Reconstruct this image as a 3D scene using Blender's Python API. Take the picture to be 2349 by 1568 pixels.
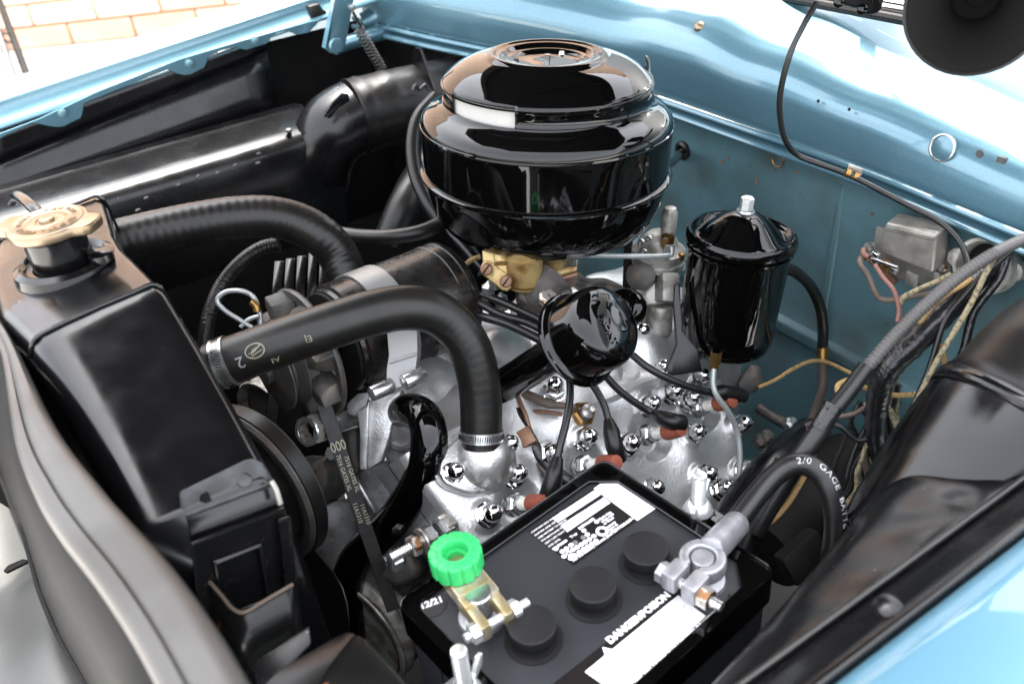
import bpy, bmesh, math, random
from mathutils import Vector, Matrix
random.seed(7)
S = bpy.context.scene
for o in list(bpy.data.objects): bpy.data.objects.remove(o)
COL = S.collection
V = Vector
# ------------------------------------------------------------------ camera
# axes: X towards the rear of the car, Y across to its far side, Z up; metres
FW, FH, FL = 2349.0, 1568.0, 2011.78          # frame the measurements were taken in
RX = V((0.83435886, -0.37080363, 0.40786022)); RY = V((-0.54335864, -0.42873131, 0.72176925)); RZ = V((-0.09277221, -0.82382894, -0.55919513))
CAM = V((0, 0, 1.35))
cd = bpy.data.cameras.new('camera'); cam = bpy.data.objects.new('camera', cd); COL.objects.link(cam)
cd.sensor_width = 22.2; cd.lens = FL/FW*22.2; cd.clip_start = .02; cd.clip_end = 200
cam.matrix_world = Matrix(((RX.x, -RX.y, -RX.z, CAM.x), (RY.x, -RY.y, -RY.z, CAM.y), (RZ.x, -RZ.y, -RZ.z, CAM.z), (0, 0, 0, 1)))
cd.dof.use_dof = True; cd.dof.focus_distance = .93; cd.dof.aperture_fstop = 3.5
S.camera = cam
# ------------------------------------------------------------------ sky, sun, exposure
SUN_EL, SUN_AZ = math.radians(76), math.radians(31)
w = bpy.data.worlds.new('World'); S.world = w; w.use_nodes = True
nt = w.node_tree; bg = nt.nodes['Background']
sky = nt.nodes.new('ShaderNodeTexSky'); sky.sky_type = 'NISHITA'; sky.sun_disc = False
sky.sun_elevation = SUN_EL; sky.sun_rotation = SUN_AZ; sky.dust_density = 4.0; sky.air_density = 1.0; sky.ozone_density = .6
hs = nt.nodes.new('ShaderNodeHueSaturation'); hs.inputs['Saturation'].default_value = .25
nt.links.new(sky.outputs[0], hs.inputs['Color']); nt.links.new(hs.outputs[0], bg.inputs['Color'])
bg.inputs['Strength'].default_value = .15
sl = bpy.data.lights.new('sun', 'SUN'); sl.energy = 2.0; sl.angle = math.radians(.5); sl.color = (1, .95, .88)
so = bpy.data.objects.new('sun', sl); COL.objects.link(so)
# Nishita rotation: azimuth measured clockwise from +Y
sd = V((math.sin(SUN_AZ)*math.cos(SUN_EL), math.cos(SUN_AZ)*math.cos(SUN_EL), math.sin(SUN_EL)))
so.rotation_euler = sd.to_track_quat('Z', 'Y').to_euler(); so.location = sd*5
S.view_settings.view_transform = 'Standard'; S.view_settings.look = 'None'; S.view_settings.gamma = 1
S.view_settings.exposure = 3.12
S.render.engine = 'CYCLES'
# ------------------------------------------------------------------ measuring: a sight line cut with a real surface
def ray(x, y):
    c = V(((x-FW/2)/FL, (y-FH/2)/FL, 1)); return V((RX.dot(c), RY.dot(c), RZ.dot(c)))
def PZ(x, y, z): r = ray(x, y); return CAM+r*((z-CAM.z)/r.z)
def PY(x, y, Y): r = ray(x, y); return CAM+r*((Y-CAM.y)/r.y)
def PX(x, y, X): r = ray(x, y); return CAM+r*((X-CAM.x)/r.x)
def pd(x, y, d): return CAM+ray(x, y)*d
def PN(x, y, p, n): r = ray(x, y); return CAM+r*((p-CAM).dot(n)/r.dot(n))
def W3(x, y, z): return V((RX.x*x+RX.y*y+RX.z*z, RY.x*x+RY.y*y+RY.z*z, RZ.x*x+RZ.y*y+RZ.z*z))
def dep(p): q = p-CAM; return RX.z*q.x+RY.z*q.y+RZ.z*q.z
def px(p): return dep(p)/FL
z5 = lambda x, y: (417.1+x*.31916, 542.2+y*.31916)
z6 = lambda x, y: (1001+x*.31916, 517.2+y*.31916)
z7 = lambda x, y: (1585+x*.3724, 500.5+y*.3724)
z9 = lambda x, y: (542.2+x*.31916, 875.9+y*.31916)
z10 = lambda x, y: (1001+x*.31916, 834.2+y*.31916)
z11 = lambda x, y: (750.8+x*.26603, 1151.2+y*.26603)
z12 = lambda x, y: (1251.3+x*.26603, 1151.2+y*.26603)
TILT = math.radians(5.5)                       # the engine slopes down to the rear
YAW = math.radians(8.5)                        # and sits a little askew to the axes chosen here
EX = V((math.cos(TILT)*math.cos(YAW), math.cos(TILT)*math.sin(YAW), -math.sin(TILT))); EY = V((-math.sin(YAW), math.cos(YAW), 0)); EZ = EX.cross(EY)
X3, Y3, Z3 = V((1, 0, 0)), V((0, 1, 0)), V((0, 0, 1))
HN = ((EZ-EY)/math.sqrt(2)); HV = ((EZ+EY)/math.sqrt(2)); H0 = V((.4, .59, .70))   # plane of the near cylinder head
def PH(x, y, h=0): return PN(x, y, H0+HN*h, HN)
# ------------------------------------------------------------------ mesh building
def sst(t): t = max(0, min(1, t)); return t*t*(3-2*t)
def frame(a, ref=None):
    a = a.normalized()
    if ref is None or abs(a.dot(ref.normalized())) > .98: ref = Z3 if abs(a.z) < .9 else X3
    u = (ref-a*a.dot(ref)).normalized(); return u, a.cross(u), a
def crom(pts, n):
    if n <= 1 or len(pts) < 3: return [p.copy() for p in pts]
    out = []; P = [pts[0]*2-pts[1]]+list(pts)+[pts[-1]*2-pts[-2]]
    for i in range(1, len(P)-2):
        a, b, c, d = P[i-1], P[i], P[i+1], P[i+2]
        for k in range(n):
            t = k/n
            out.append(.5*((2*b)+(c-a)*t+(2*a-5*b+4*c-d)*t*t+(3*b-a-3*c+d)*t**3))
    out.append(pts[-1].copy()); return out
class MB:
    def __init__(s): s.v = []; s.f = []
    def ring(s, pts): i = len(s.v); s.v += pts; return list(range(i, i+len(pts)))
    def bridge(s, a, b, closed=True):
        n = len(a)
        for i in range(n if closed else n-1):
            j = (i+1) % n; s.f.append((a[i], a[j], b[j], b[i]))
    def lathe(s, o, ax, prof, seg=40, ref=None, a0=0, a1=2*math.pi):
        u, v, a = frame(ax, ref); full = abs(a1-a0-2*math.pi) < 1e-4; prev = None
        for r, h in prof:
            n = seg if full else seg+1
            if r < 1e-6: cur = s.ring([o+a*h])
            else: cur = s.ring([o+a*h+(u*math.cos(a0+(a1-a0)*k/seg)+v*math.sin(a0+(a1-a0)*k/seg))*r for k in range(n)])
            if prev is not None:
                if len(prev) == 1 and len(cur) > 1:
                    for i in range(len(cur)-(0 if full else 1)): s.f.append((prev[0], cur[(i+1) % len(cur)], cur[i])[::-1])
                elif len(cur) == 1 and len(prev) > 1:
                    for i in range(len(prev)-(0 if full else 1)): s.f.append((prev[i], prev[(i+1) % len(prev)], cur[0]))
                elif len(cur) > 1: s.bridge(prev, cur, full)
            prev = cur
        return s
    def tube(s, pts, r, seg=12, n=6, caps=True, closed=False, fn=None):
        P = crom([V(p) for p in pts], n); N = len(P); rings = []; up = None
        for i in range(N):
            t = (P[min(i+1, N-1)]-P[max(i-1, 0)]).normalized()
            if up is None: u, v, _ = frame(t)
            else:
                u = (up-t*t.dot(up)); u = u.normalized() if u.length > 1e-6 else frame(t)[0]; v = t.cross(u)
            up = u; q = i/(N-1)
            rr = r if not isinstance(r, (list, tuple)) else r[min(int(q*(len(r)-1)), len(r)-2)]+(r[min(int(q*(len(r)-1)), len(r)-2)+1]-r[min(int(q*(len(r)-1)), len(r)-2)])*(q*(len(r)-1)-min(int(q*(len(r)-1)), len(r)-2))
            if fn: rr *= fn(q)
            rings.append(s.ring([P[i]+(u*math.cos(2*math.pi*k/seg)+v*math.sin(2*math.pi*k/seg))*rr for k in range(seg)]))
        for a, b in zip(rings, rings[1:]): s.bridge(a, b)
        if caps: s.f.append(tuple(rings[0][::-1])); s.f.append(tuple(rings[-1]))
        return s
    def box(s, o, ax, ay, az, sx, sy, sz):
        ax, ay, az = ax.normalized()*sx/2, ay.normalized()*sy/2, az.normalized()*sz/2; i = len(s.v)
        s.v += [o+ax*a+ay*b+az*c for a in (-1, 1) for b in (-1, 1) for c in (-1, 1)]
        s.f += [tuple(i+k for k in q) for q in ((0, 1, 3, 2), (4, 6, 7, 5), (0, 4, 5, 1), (2, 3, 7, 6), (0, 2, 6, 4), (1, 5, 7, 3))]
        return s
    def prism(s, pts, d):                       # outline of points, pushed by vector d
        n = len(pts); a = s.ring([V(p) for p in pts]); b = s.ring([V(p)+d for p in pts]); s.bridge(a, b)
        s.f.append(tuple(a[::-1])); s.f.append(tuple(b)); return s
    def ringprism(s, outer, inner, d):
        a = s.ring(list(outer)); b = s.ring(list(inner)); c = s.ring([p+d for p in outer]); e = s.ring([p+d for p in inner])
        s.bridge(b, a); s.bridge(c, e); s.bridge(a, c); s.bridge(e, b); return s
    def grid(s, fn, nu, nv):
        i0 = len(s.v); s.v += [fn(i/nu, j/nv) for i in range(nu+1) for j in range(nv+1)]
        for i in range(nu):
            for j in range(nv):
                a = i0+i*(nv+1)+j; s.f.append((a, a+nv+1, a+nv+2, a+1))
        return s
    def loft(s, secs, closed=False, caps=False):
        rs = [s.ring([V(p) for p in q]) for q in secs]
        for a, b in zip(rs, rs[1:]): s.bridge(a, b, closed)
        if caps: s.f.append(tuple(rs[0][::-1])); s.f.append(tuple(rs[-1]))
        return s
def rect(o, ax, ay, sx, sy, r=0, n=4):
    pts = []; ax, ay = ax.normalized(), ay.normalized()
    for cx, cy, a in ((1, 1, 0), (-1, 1, 90), (-1, -1, 180), (1, -1, 270)):
        c = o+ax*(cx*(sx/2-r))+ay*(cy*(sy/2-r))
        if r <= 0: pts.append(c); continue
        for k in range(n+1):
            t = math.radians(a+90*k/n); pts.append(c+ax*(math.cos(t)*r)+ay*(math.sin(t)*r))
    return pts
def circ(o, ax, r, n=24, ref=None):
    u, v, _ = frame(ax, ref); return [o+(u*math.cos(2*math.pi*k/n)+v*math.sin(2*math.pi*k/n))*r for k in range(n)]
def rootloc(p):
    while p.parent: p = p.parent
    return p.location.copy()
def mk(mb, bevel=0, seg=2, angle=38, off=V((0, 0, 0)), name='m', bang=30):
    me = bpy.data.meshes.new(name); bm = bmesh.new()
    vs = [bm.verts.new(p-off) for p in mb.v]
    for f in mb.f:
        try: bm.faces.new([vs[i] for i in f])
        except ValueError: pass
    bmesh.ops.recalc_face_normals(bm, faces=bm.faces)
    if bevel:
        es = [e for e in bm.edges if len(e.link_faces) == 2 and e.calc_face_angle(0) > math.radians(bang)]
        if es: bmesh.ops.bevel(bm, geom=es, offset=bevel, segments=seg, affect='EDGES', profile=.5, clamp_overlap=True)
    bm.to_mesh(me); bm.free()
    me.polygons.foreach_set('use_smooth', [True]*len(me.polygons))
    me.set_sharp_from_angle(angle=math.radians(angle)); return me
def ob(name, mb, mat, parent=None, bevel=0, seg=2, angle=38, label=None, thick=0, bang=30, kind=None, sub=0):
    if parent is None:
        lo = V([min(v[i] for v in mb.v) for i in range(3)]); hi = V([max(v[i] for v in mb.v) for i in range(3)])
        off = V(((lo.x+hi.x)/2, (lo.y+hi.y)/2, lo.z))
    else: off = rootloc(parent)
    o = bpy.data.objects.new(name, mk(mb, bevel, seg, angle, off, name, bang)); COL.objects.link(o)
    o.data.materials.append(mat)
    if parent is None: o.location = off
    else: o.parent = parent
    if label: o['label'] = label
    if kind: o['kind'] = kind
    if thick:
        m = o.modifiers.new('thickness', 'SOLIDIFY'); m.thickness = thick; m.offset = -1
    if sub:
        m = o.modifiers.new('smooth', 'SUBSURF'); m.levels = sub; m.render_levels = sub
    return o
def inst(name, me, parent, mw, label=None):      # a copy sharing mesh data, placed in the world by matrix
    o = bpy.data.objects.new(name, me); COL.objects.link(o); o.parent = parent
    o.matrix_local = Matrix.Translation(-rootloc(parent)) @ mw
    if label: o['label'] = label
    return o
def thing(name, label, cat, loc, group=None):
    o = bpy.data.objects.new(name, None); COL.objects.link(o); o.location = loc; o.empty_display_size = .02
    o['label'] = label; o['category'] = cat
    if group: o['group'] = group
    return o
def tag(o, label, cat, group=None):
    o['label'] = label; o['category'] = cat
    if group: o['group'] = group
    return o
def axm(o, az, ref=None, s=1):
    u, v, a = frame(az, ref); return Matrix(((u.x*s, v.x*s, a.x*s, o.x), (u.y*s, v.y*s, a.y*s, o.y), (u.z*s, v.z*s, a.z*s, o.z), (0, 0, 0, 1)))
DG = bpy.context.evaluated_depsgraph_get()
def text_mesh(body, size, ext=0, bold=0, align='LEFT', space=1):
    c = bpy.data.curves.new('t', 'FONT'); c.body = body; c.size = size; c.extrude = ext; c.offset = bold; c.align_x = align; c.space_character = space; c.resolution_u = 3
    o = bpy.data.objects.new('t', c); COL.objects.link(o); bpy.context.view_layer.update()
    me = bpy.data.meshes.new_from_object(o.evaluated_get(bpy.context.evaluated_depsgraph_get()))
    bpy.data.objects.remove(o); bpy.data.curves.remove(c); return me
def text(name, body, size, o, ux, uy, mat, parent, ext=.0003, bold=0, fn=None, align='LEFT', space=1):
    me = text_mesh(body, size, ext, bold, align, space); off = rootloc(parent)
    ux = ux.normalized(); uy = uy.normalized(); un = ux.cross(uy)
    for v in me.vertices:
        p = fn(v.co.x, v.co.y, v.co.z) if fn else o+ux*v.co.x+uy*v.co.y+un*v.co.z
        v.co = p-off
    me.materials.clear(); me.materials.append(mat)
    t = bpy.data.objects.new(name, me); COL.objects.link(t); t.parent = parent; return t
# ------------------------------------------------------------------ materials
def mat(name, col, metal=0, rough=.5, coat=0, bump=0, bscale=300, var=None, vs=30, vlo=.45, vhi=.6, spots=None, spc=400, spt=.7, rvar=0, spec=.5, trans=0, coatr=.03, vdet=5):
    m = bpy.data.materials.new(name); m.use_nodes = True; n = m.node_tree.nodes; L = m.node_tree.links; b = n['Principled BSDF']
    I = b.inputs; I['Base Color'].default_value = (*col, 1); I['Metallic'].default_value = metal; I['Roughness'].default_value = rough
    I['Coat Weight'].default_value = coat; I['Coat Roughness'].default_value = coatr; I['Specular IOR Level'].default_value = spec
    tc = n.new('ShaderNodeTexCoord')
    def noise(sc, det=4):
        t = n.new('ShaderNodeTexNoise'); t.inputs['Scale'].default_value = sc; t.inputs['Detail'].default_value = det; L.new(tc.outputs['Object'], t.inputs['Vector']); return t
    def ramp(src, lo, hi):
        r = n.new('ShaderNodeMapRange'); r.inputs['From Min'].default_value = lo; r.inputs['From Max'].default_value = hi; L.new(src, r.inputs['Value']); return r.outputs[0]
    cur = None
    if var:
        mx = n.new('ShaderNodeMix'); mx.data_type = 'RGBA'; mx.inputs['A'].default_value = (*col, 1); mx.inputs['B'].default_value = (*var, 1)
        L.new(ramp(noise(vs, vdet).outputs['Fac'], vlo, vhi), mx.inputs['Factor']); cur = mx.outputs['Result']
    if spots:
        mx = n.new('ShaderNodeMix'); mx.data_type = 'RGBA'; mx.inputs['A'].default_value = (*col, 1); mx.inputs['B'].default_value = (*spots, 1)
        if cur: L.new(cur, mx.inputs['A'])
        L.new(ramp(noise(spc, 2).outputs['Fac'], spt, spt+.04), mx.inputs['Factor']); cur = mx.outputs['Result']
    if cur: L.new(cur, I['Base Color'])
    if rvar:
        r = n.new('ShaderNodeMapRange'); r.inputs['From Min'].default_value = .35; r.inputs['From Max'].default_value = .65
        r.inputs['To Min'].default_value = max(.02, rough-rvar); r.inputs['To Max'].default_value = min(1, rough+rvar)
        L.new(noise(vs*1.7).outputs['Fac'], r.inputs['Value']); L.new(r.outputs[0], I['Roughness'])
    if bump:
        bp = n.new('ShaderNodeBump'); bp.inputs['Strength'].default_value = 1; bp.inputs['Distance'].default_value = bump
        L.new(noise(bscale, 3).outputs['Fac'], bp.inputs['Height']); L.new(bp.outputs[0], I['Normal'])
    return m
M = {}
M['gloss'] = mat('gloss_black_enamel', (.0012, .0012, .0012), rough=.04, spec=.42, bump=.00002, bscale=50, spots=(.035, .034, .033), spc=520, spt=.765, rvar=.015, vs=9)
M['satin'] = mat('satin_black_paint', (.004, .004, .0045), rough=.25, bump=.00004, bscale=60, rvar=.04, vs=18, spots=(.12, .11, .10), spc=330, spt=.74, spec=.4)
M['tankblk'] = mat('radiator_black_paint', (.003, .003, .0035), rough=.19, bump=.00006, bscale=40, rvar=.04, vs=25, spots=(.10, .09, .08), spc=170, spt=.77, spec=.5)
M['chassis'] = mat('dull_black_undercoat', (.003, .003, .003), rough=.7, var=(.006, .0055, .005), vs=14, spec=.2)
M['rubber'] = mat('black_rubber', (.006, .0058, .0055), rough=.36, bump=.0001, bscale=500, var=(.010, .0085, .007), vs=35, spec=.36)
M['wire'] = mat('black_wire_insulation', (.007, .007, .007), rough=.38, bump=.0001, bscale=350)
M['wiregrey'] = mat('grey_wire_sleeve', (.075, .07, .067), rough=.5, bump=.0002, bscale=300)
M['batt'] = mat('battery_case_plastic', (.024, .0255, .029), rough=.5, spec=.22, bump=.00006, bscale=1500, spots=(.12, .12, .12), spc=420, spt=.77, rvar=.06, vs=12)
M['battcap'] = mat('battery_cap_plastic', (.012, .012, .0126), rough=.5, spec=.22, bump=.00004, bscale=1200)
M['alu'] = mat('aluminium_paint_on_cast_iron', (.58, .58, .577), metal=.72, rough=.36, bump=.00045, bscale=380, var=(.38, .375, .365), vs=30, vlo=.48, vhi=.75)
M['alu2'] = mat('smooth_aluminium_paint', (.48, .48, .475), metal=.75, rough=.33, bump=.0003, bscale=350, var=(.25, .245, .235), vs=30)
M['greymet'] = mat('grey_painted_steel', (.27, .28, .29), metal=.6, rough=.45, bump=.0004, bscale=380, var=(.16, .16, .16), vs=40)
M['strap'] = mat('matt_silver_strap', (.27, .27, .265), metal=.5, rough=.42, bump=.00008, bscale=300)
M['darkmet'] = mat('dark_cast_metal', (.075, .073, .07), metal=.55, rough=.5, bump=.0004, bscale=300, var=(.11, .095, .08), vs=60)
M['chrome'] = mat('chrome', (.82, .82, .82), metal=1, rough=.045)
M['zinc'] = mat('zinc_plate', (.62, .63, .63), metal=.9, rough=.27, bump=.0001, bscale=200, var=(.45, .45, .43), vs=80)
M['zincw'] = mat('bright_zinc', (.78, .80, .80), metal=.75, rough=.3, bump=.0001, bscale=300)
M['rustnut'] = mat('zinc_with_rust', (.50, .48, .45), metal=.8, rough=.38, var=(.22, .11, .05), vs=110, vlo=.52, vhi=.6, bump=.0002)
M['lead'] = mat('cast_lead', (.36, .36, .38), metal=.65, rough=.42, bump=.0005, bscale=190, var=(.30, .30, .32), vs=90)
M['gold'] = mat('yellow_zinc', (.46, .37, .20), metal=.75, rough=.36, bump=.0003, bscale=180, var=(.5, .46, .38), vs=70)
M['capgold'] = mat('gold_passivated_steel', (.27, .20, .125), metal=.85, rough=.33, bump=.0002, bscale=140, var=(.26, .20, .14), vs=60)
M['carb'] = mat('varnished_carburettor_zinc', (.40, .29, .125), metal=.5, rough=.42, bump=.0005, bscale=240, var=(.17, .085, .02), vs=38, vlo=.46, vhi=.66)
M['brass'] = mat('old_brass', (.30, .18, .06), metal=.9, rough=.36, var=(.28, .15, .05), vs=90)
M['copper'] = mat('dull_copper', (.19, .10, .06), metal=.6, rough=.5, var=(.2, .12, .08), vs=120)
M['pump'] = mat('weathered_die_cast', (.45, .44, .40), metal=.55, rough=.48, var=(.22, .2, .17), vs=45, bump=.0005, bscale=250, spots=(.12, .08, .05), spc=130, spt=.72)
M['regul'] = mat('galvanised_cover', (.42, .40, .36), metal=.7, rough=.42, var=(.30, .28, .25), vs=40, bump=.0001, bscale=200)
M['blue'] = mat('blue_metallic_paint', (.098, .205, .26), metal=.5, rough=.34, coat=.8, coatr=.06, bump=.00006, bscale=110, var=(.09, .19, .242), vs=330, vlo=.4, vhi=.6)
M['bluefw'] = mat('dusty_blue_firewall_paint', (.088, .182, .21), metal=.25, rough=.48, coat=.15, coatr=.3, bump=.00015, bscale=90, var=(.07, .105, .105), vs=11, vlo=.45, vhi=.72, spots=(.10, .06, .035), spc=120, spt=.70)
M['bluefend'] = mat('blue_fender_paint', (.085, .20, .275), metal=.2, rough=.35, coat=1, coatr=.04)
M['green'] = mat('green_plastic', (.03, .46, .125), rough=.38, spec=.45, bump=.00005, bscale=300)
M['white'] = mat('white_label_paper', (.86, .86, .87), rough=.4)
M['black'] = mat('black_label_print', (.01, .008, .008), rough=.3)
M['greyink'] = mat('faded_grey_ink', (.42, .42, .45), rough=.5)
M['cream'] = mat('cream_print', (.36, .33, .235), rough=.6)
M['terra'] = mat('terracotta_boot', (.30, .075, .04), rough=.5, var=(.23, .06, .035), vs=80)
M['ceram'] = mat('white_ceramic', (.78, .75, .68), rough=.25, coat=.5)
M['yelw'] = mat('yellow_cloth_wire', (.34, .22, .085), rough=.7, spots=(.10, .03, .01), spc=230, spt=.62, bump=.0003, bscale=900)
M['tanw'] = mat('tan_cloth_wire', (.28, .235, .14), rough=.7, var=(.12, .10, .06), vs=260, vlo=.5, vhi=.56, bump=.0003, bscale=900)
M['pinkw'] = mat('faded_pink_wire', (.22, .10, .075), rough=.6)
M['brownw'] = mat('brown_wire', (.09, .065, .05), rough=.55)
M['steel'] = mat('grey_steel_line', (.40, .42, .42), metal=.5, rough=.4)
M['tape'] = mat('black_tape', (.009, .009, .010), rough=.25, bump=.0012, bscale=160)
M['rustblk'] = mat('black_paint_with_rust', (.004, .004, .004), spec=.3, rough=.3, spots=(.17, .055, .02), spc=60, spt=.70, bump=.0002, bscale=60)
M['genblk'] = mat('generator_black_with_rust', (.008, .007, .0065), rough=.3, var=(.035, .013, .007), vs=60, vlo=.58, vhi=.74, bump=.0002, bscale=200, rvar=.08)
M['strip'] = mat('weathered_bright_moulding', (.078, .074, .070), metal=.3, rough=.38, spec=.38, var=(.058, .053, .048), vs=11)
M['pan'] = mat('silver_painted_gravel_pan', (.06, .06, .056), metal=.1, rough=.35, bump=.0012, bscale=16)
M['greypaint'] = mat('worn_grey_black_paint', (.045, .046, .05), rough=.4, bump=.0004, bscale=220, var=(.02, .02, .021), vs=60, spec=.4)
M['belt'] = mat('grey_worn_belt_rubber', (.028, .027, .027), rough=.55, var=(.018, .017, .017), vs=90, bump=.0002, bscale=300)
M['riser'] = mat('heat_darkened_casting', (.035, .028, .025), metal=.25, rough=.55, var=(.06, .05, .045), vs=60, bump=.0004, bscale=260)
M['rustedge'] = mat('bare_rust', (.30, .11, .045), rough=.8)
M['collarrefl'] = mat('off_white_collar_reflection', (.42, .41, .385), rough=.3)  # bright reflection painted as an off-white colour
M['spring'] = mat('spring_steel', (.05, .047, .044), metal=.8, rough=.35)
M['felt'] = mat('flock_black', (.011, .0098, .0095), rough=.9, spots=(.03, .015, .01), spc=260, spt=.74, spec=.15)
M['windglass'] = mat('dark_window_glass', (.02, .03, .03), rough=.05)
M['brick'] = mat('pale_salmon_brick', (.72, .50, .37), rough=.9, var=(.76, .56, .43), vs=5, bump=.002, bscale=60)
M['brick2'] = mat('orange_brick', (.68, .40, .26), rough=.9, var=(.66, .44, .31), vs=5, bump=.002, bscale=60)
M['mortar'] = mat('mortar', (.56, .33, .21), rough=.95)
M['concrete'] = mat('pale_concrete', (.55, .54, .51), rough=.85, var=(.48, .47, .45), vs=1.5, bump=.001, bscale=40)
# ================================================================== setting
g = ob('ground', MB().grid(lambda a, b: V((-40+80*a, -40+80*b, 0)), 4, 4), M['concrete'], kind='structure')
WU = V((.862, -.507, 0)); WN = V((-.507, -.862, 0)); W0 = V((.25, 6.86, 0))
wall = thing('brick_wall', 'pale salmon brick wall behind the far fender, washed out by daylight', 'wall', W0)
ob('mortar_core', MB().box(W0-WN*.12+WU*.5+Z3*2.2, WU, WN, Z3, 13.4, .2, 4.4), M['mortar'], wall)
BW, BH = .42, .138
bme = [mk(MB().box(V((0, 0, 0)), X3, Y3, Z3, BW-.014, .06, BH-.014), .005, 1) for _ in range(2)]
bme[0].materials.append(M['brick']); bme[1].materials.append(M['brick2'])
rest = MB()
for r in range(31):
    for c in range(30):
        p = W0+WU*(-6.0+c*BW+(BW/2 if r % 2 else 0))+Z3*(BH*(r+.5))+WN*random.uniform(0, .006)
        if r < 6 and 10 <= c <= 24:
            m4 = Matrix(((WU.x, WN.x, 0, p.x), (WU.y, WN.y, 0, p.y), (0, 0, 1, p.z), (0, 0, 0, 1)))
            inst('brick', bme[random.random() < .35], wall, m4)
        else: rest.box(p, WU, WN, Z3, BW-.014, .06, BH-.014)
ob('brick_courses', rest, M['brick'], wall, kind='stuff')
# two leaning tubes seen past the far fender
st = thing('metal_stand', 'dark and bright metal tubes of a stand on the pale ground beside the brick wall', 'stand', V((-.2, 3.4, 0)))
a = pd(-25, -60, 3.7); b = PZ(72, 200, .45); 
ob('dark_tube', MB().tube([a, b, b+(b-a).normalized()*.5], .014, n=1), M['chassis'], st)
a2 = pd(-40, -40, 3.6); b2 = PZ(40, 205, .45)
ob('bright_tube', MB().tube([a2, b2, b2+(b2-a2).normalized()*.5], .012, n=1), M['greypaint'], st)
ob('ring_clip', MB().lathe((a+(b-a)*.58)+V((-.02, 0, 0)), V((.4, .7, .2)), [(.016, -.004), (.022, -.004), (.022, .004), (.016, .004), (.016, -.004)], 16), M['chassis'], st)
# ------------------------------------------------------------------ far side: fender, apron, air duct
lip = lambda x: .972+.083*x
far = thing('fender', 'far blue front fender with a scalloped bolted lip above the black apron', 'fender', V((.3, 1.5, .9)))
def fsec(x):
    z = lip(x)
    return [V((x, y, z+h)) for y, h in ((1.392, .004), (1.394, .008), (1.399, .012), (1.404, .0165), (1.408, .022), (1.4105, .028), (1.4105, .0330), (1.411, .0352), (1.4135, .0368), (1.422, .0376), (1.46, .0385), (1.52, .034), (1.60, .018), (1.70, -.02), (1.80, -.08), (1.87, -.16), (1.91, -.28), (1.92, -.5))]
ob('fender_skin', MB().loft([fsec(-.7+i*.08)[9:] for i in range(23)]), M['bluefend'], far, angle=60, thick=.0012)
ob('fender_gutter', MB().loft([fsec(-.7+i*.08)[:10] for i in range(23)]), M['blue'], far, angle=60, thick=.0008)
fl = [(-60, 325), (0, 306), (90, 272), (223, 210), (410, 136), (559, 92), (708, 50), (735, 44), (728, 56), (708, 76), (681, 81), (668, 75), (655, 71), (636, 75), (622, 86), (619, 95), (611, 101), (566, 115), (556, 113), (540, 108), (510, 116), (477, 130), (473, 146), (469, 156), (436, 172), (421, 173), (405, 169), (384, 160), (328, 182), (231, 223), (206, 232), (192, 240), (190, 258), (186, 271), (145, 291), (127, 292), (108, 289), (86, 284), (74, 283), (0, 318), (-60, 345)]
ob('fender_lip', MB().prism([PY(x, y, 1.390) for x, y in fl], V((0, .002, 0))), M['blue'], far, bevel=.0008, seg=1)
boltm = mk(MB().lathe(V((0, 0, 0)), Z3, [(.0085, 0), (.0085, .0015), (.006, .002), (.006, .006), (.0045, .0068), (0, .007)], 12))
boltm.materials.append(M['bluefw'])
for x, y in ((143, 259), (434, 146), (585, 94)): inst('lip_bolt', boltm, far, axm(PY(x, y, 1.3885), V((0, -1, .1)), s=.8))
ob('rubber_bumper', MB().prism([PY(x, y, 1.397) for x, y in ((708, 15), (733, 8), (742, 22), (752, 28), (752, 46), (724, 54), (714, 44))], V((0, .03, 0))), M['rubber'], far, bevel=.003)
ap = thing('fender_apron', 'far black inner fender apron panel below the scalloped blue lip', 'apron', V((.1, 1.39, .9)))
Q = [(-60, 318), (604, 82), (612, 116), (-60, 392)]
apq = lambda y0, q: [PY(*q[0], y0), PY(*q[1], y0), PY(*q[2], y0), PY(*q[3], y0)]
bil = lambda q, n=10: MB().grid(lambda a, b: (q[0]*(1-a)+q[1]*a)*(1-b)+(q[3]*(1-a)+q[2]*a)*b, n, 3)
ob('apron_top_fold', bil(apq(1.395, Q)), M['satin'], ap, thick=.002)
ob('apron_panel', bil([PY(-60, 392, 1.3965), PY(612, 116, 1.3965), PY(641, 243, 1.376), PY(-60, 468, 1.376)]), M['satin'], ap, thick=.002)
ob('apron_back_wall', MB().grid(lambda a, b: V((-.6+1.9*a, 1.50, .2+.78*b)), 2, 2), M['chassis'], ap)
# duct: ridge follows the photographed highlight
du = thing('air_duct', 'far long black sheet metal air duct box with a bright top edge', 'duct', V((.1, 1.3, .6)))
def dsec(x):
    zt = .897; return [V((x, 1.376, zt+.012)), V((x, 1.372, zt+.006)), V((x, 1.33, zt+.007)), V((x, 1.285, zt+.006)), V((x, 1.268, zt+.002)), V((x, 1.257, zt-.006)), V((x, 1.252, zt-.018)), V((x, 1.250, zt-.06)), V((x, 1.248, zt-.16)), V((x, 1.262, zt-.19)), V((x, 1.262, zt-.5))]
dx1 = .425
s0 = [dsec(-.6+i*(dx1+.6)/10) for i in range(11)]
s0.append([p+V((.012, (1.31-p.y)*.10, (.83-p.z)*.05)) for p in s0[-1]])
d_ = MB().loft(s0); d_.f.append(tuple(range(len(d_.v)-11, len(d_.v)))); ob('duct_box', d_, M['satin'], du)
sp = MB()
for x, y in ((225, 510), (317, 482), (336, 454), (410, 424), (592, 374), (594, 352), (540, 378), (664, 300), (455, 404), (500, 396)):
    p = PZ(x, y, .9035); sp.lathe(p, Z3, [(.004, 0), (.003, .0015), (0, .002)], 8)
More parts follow.
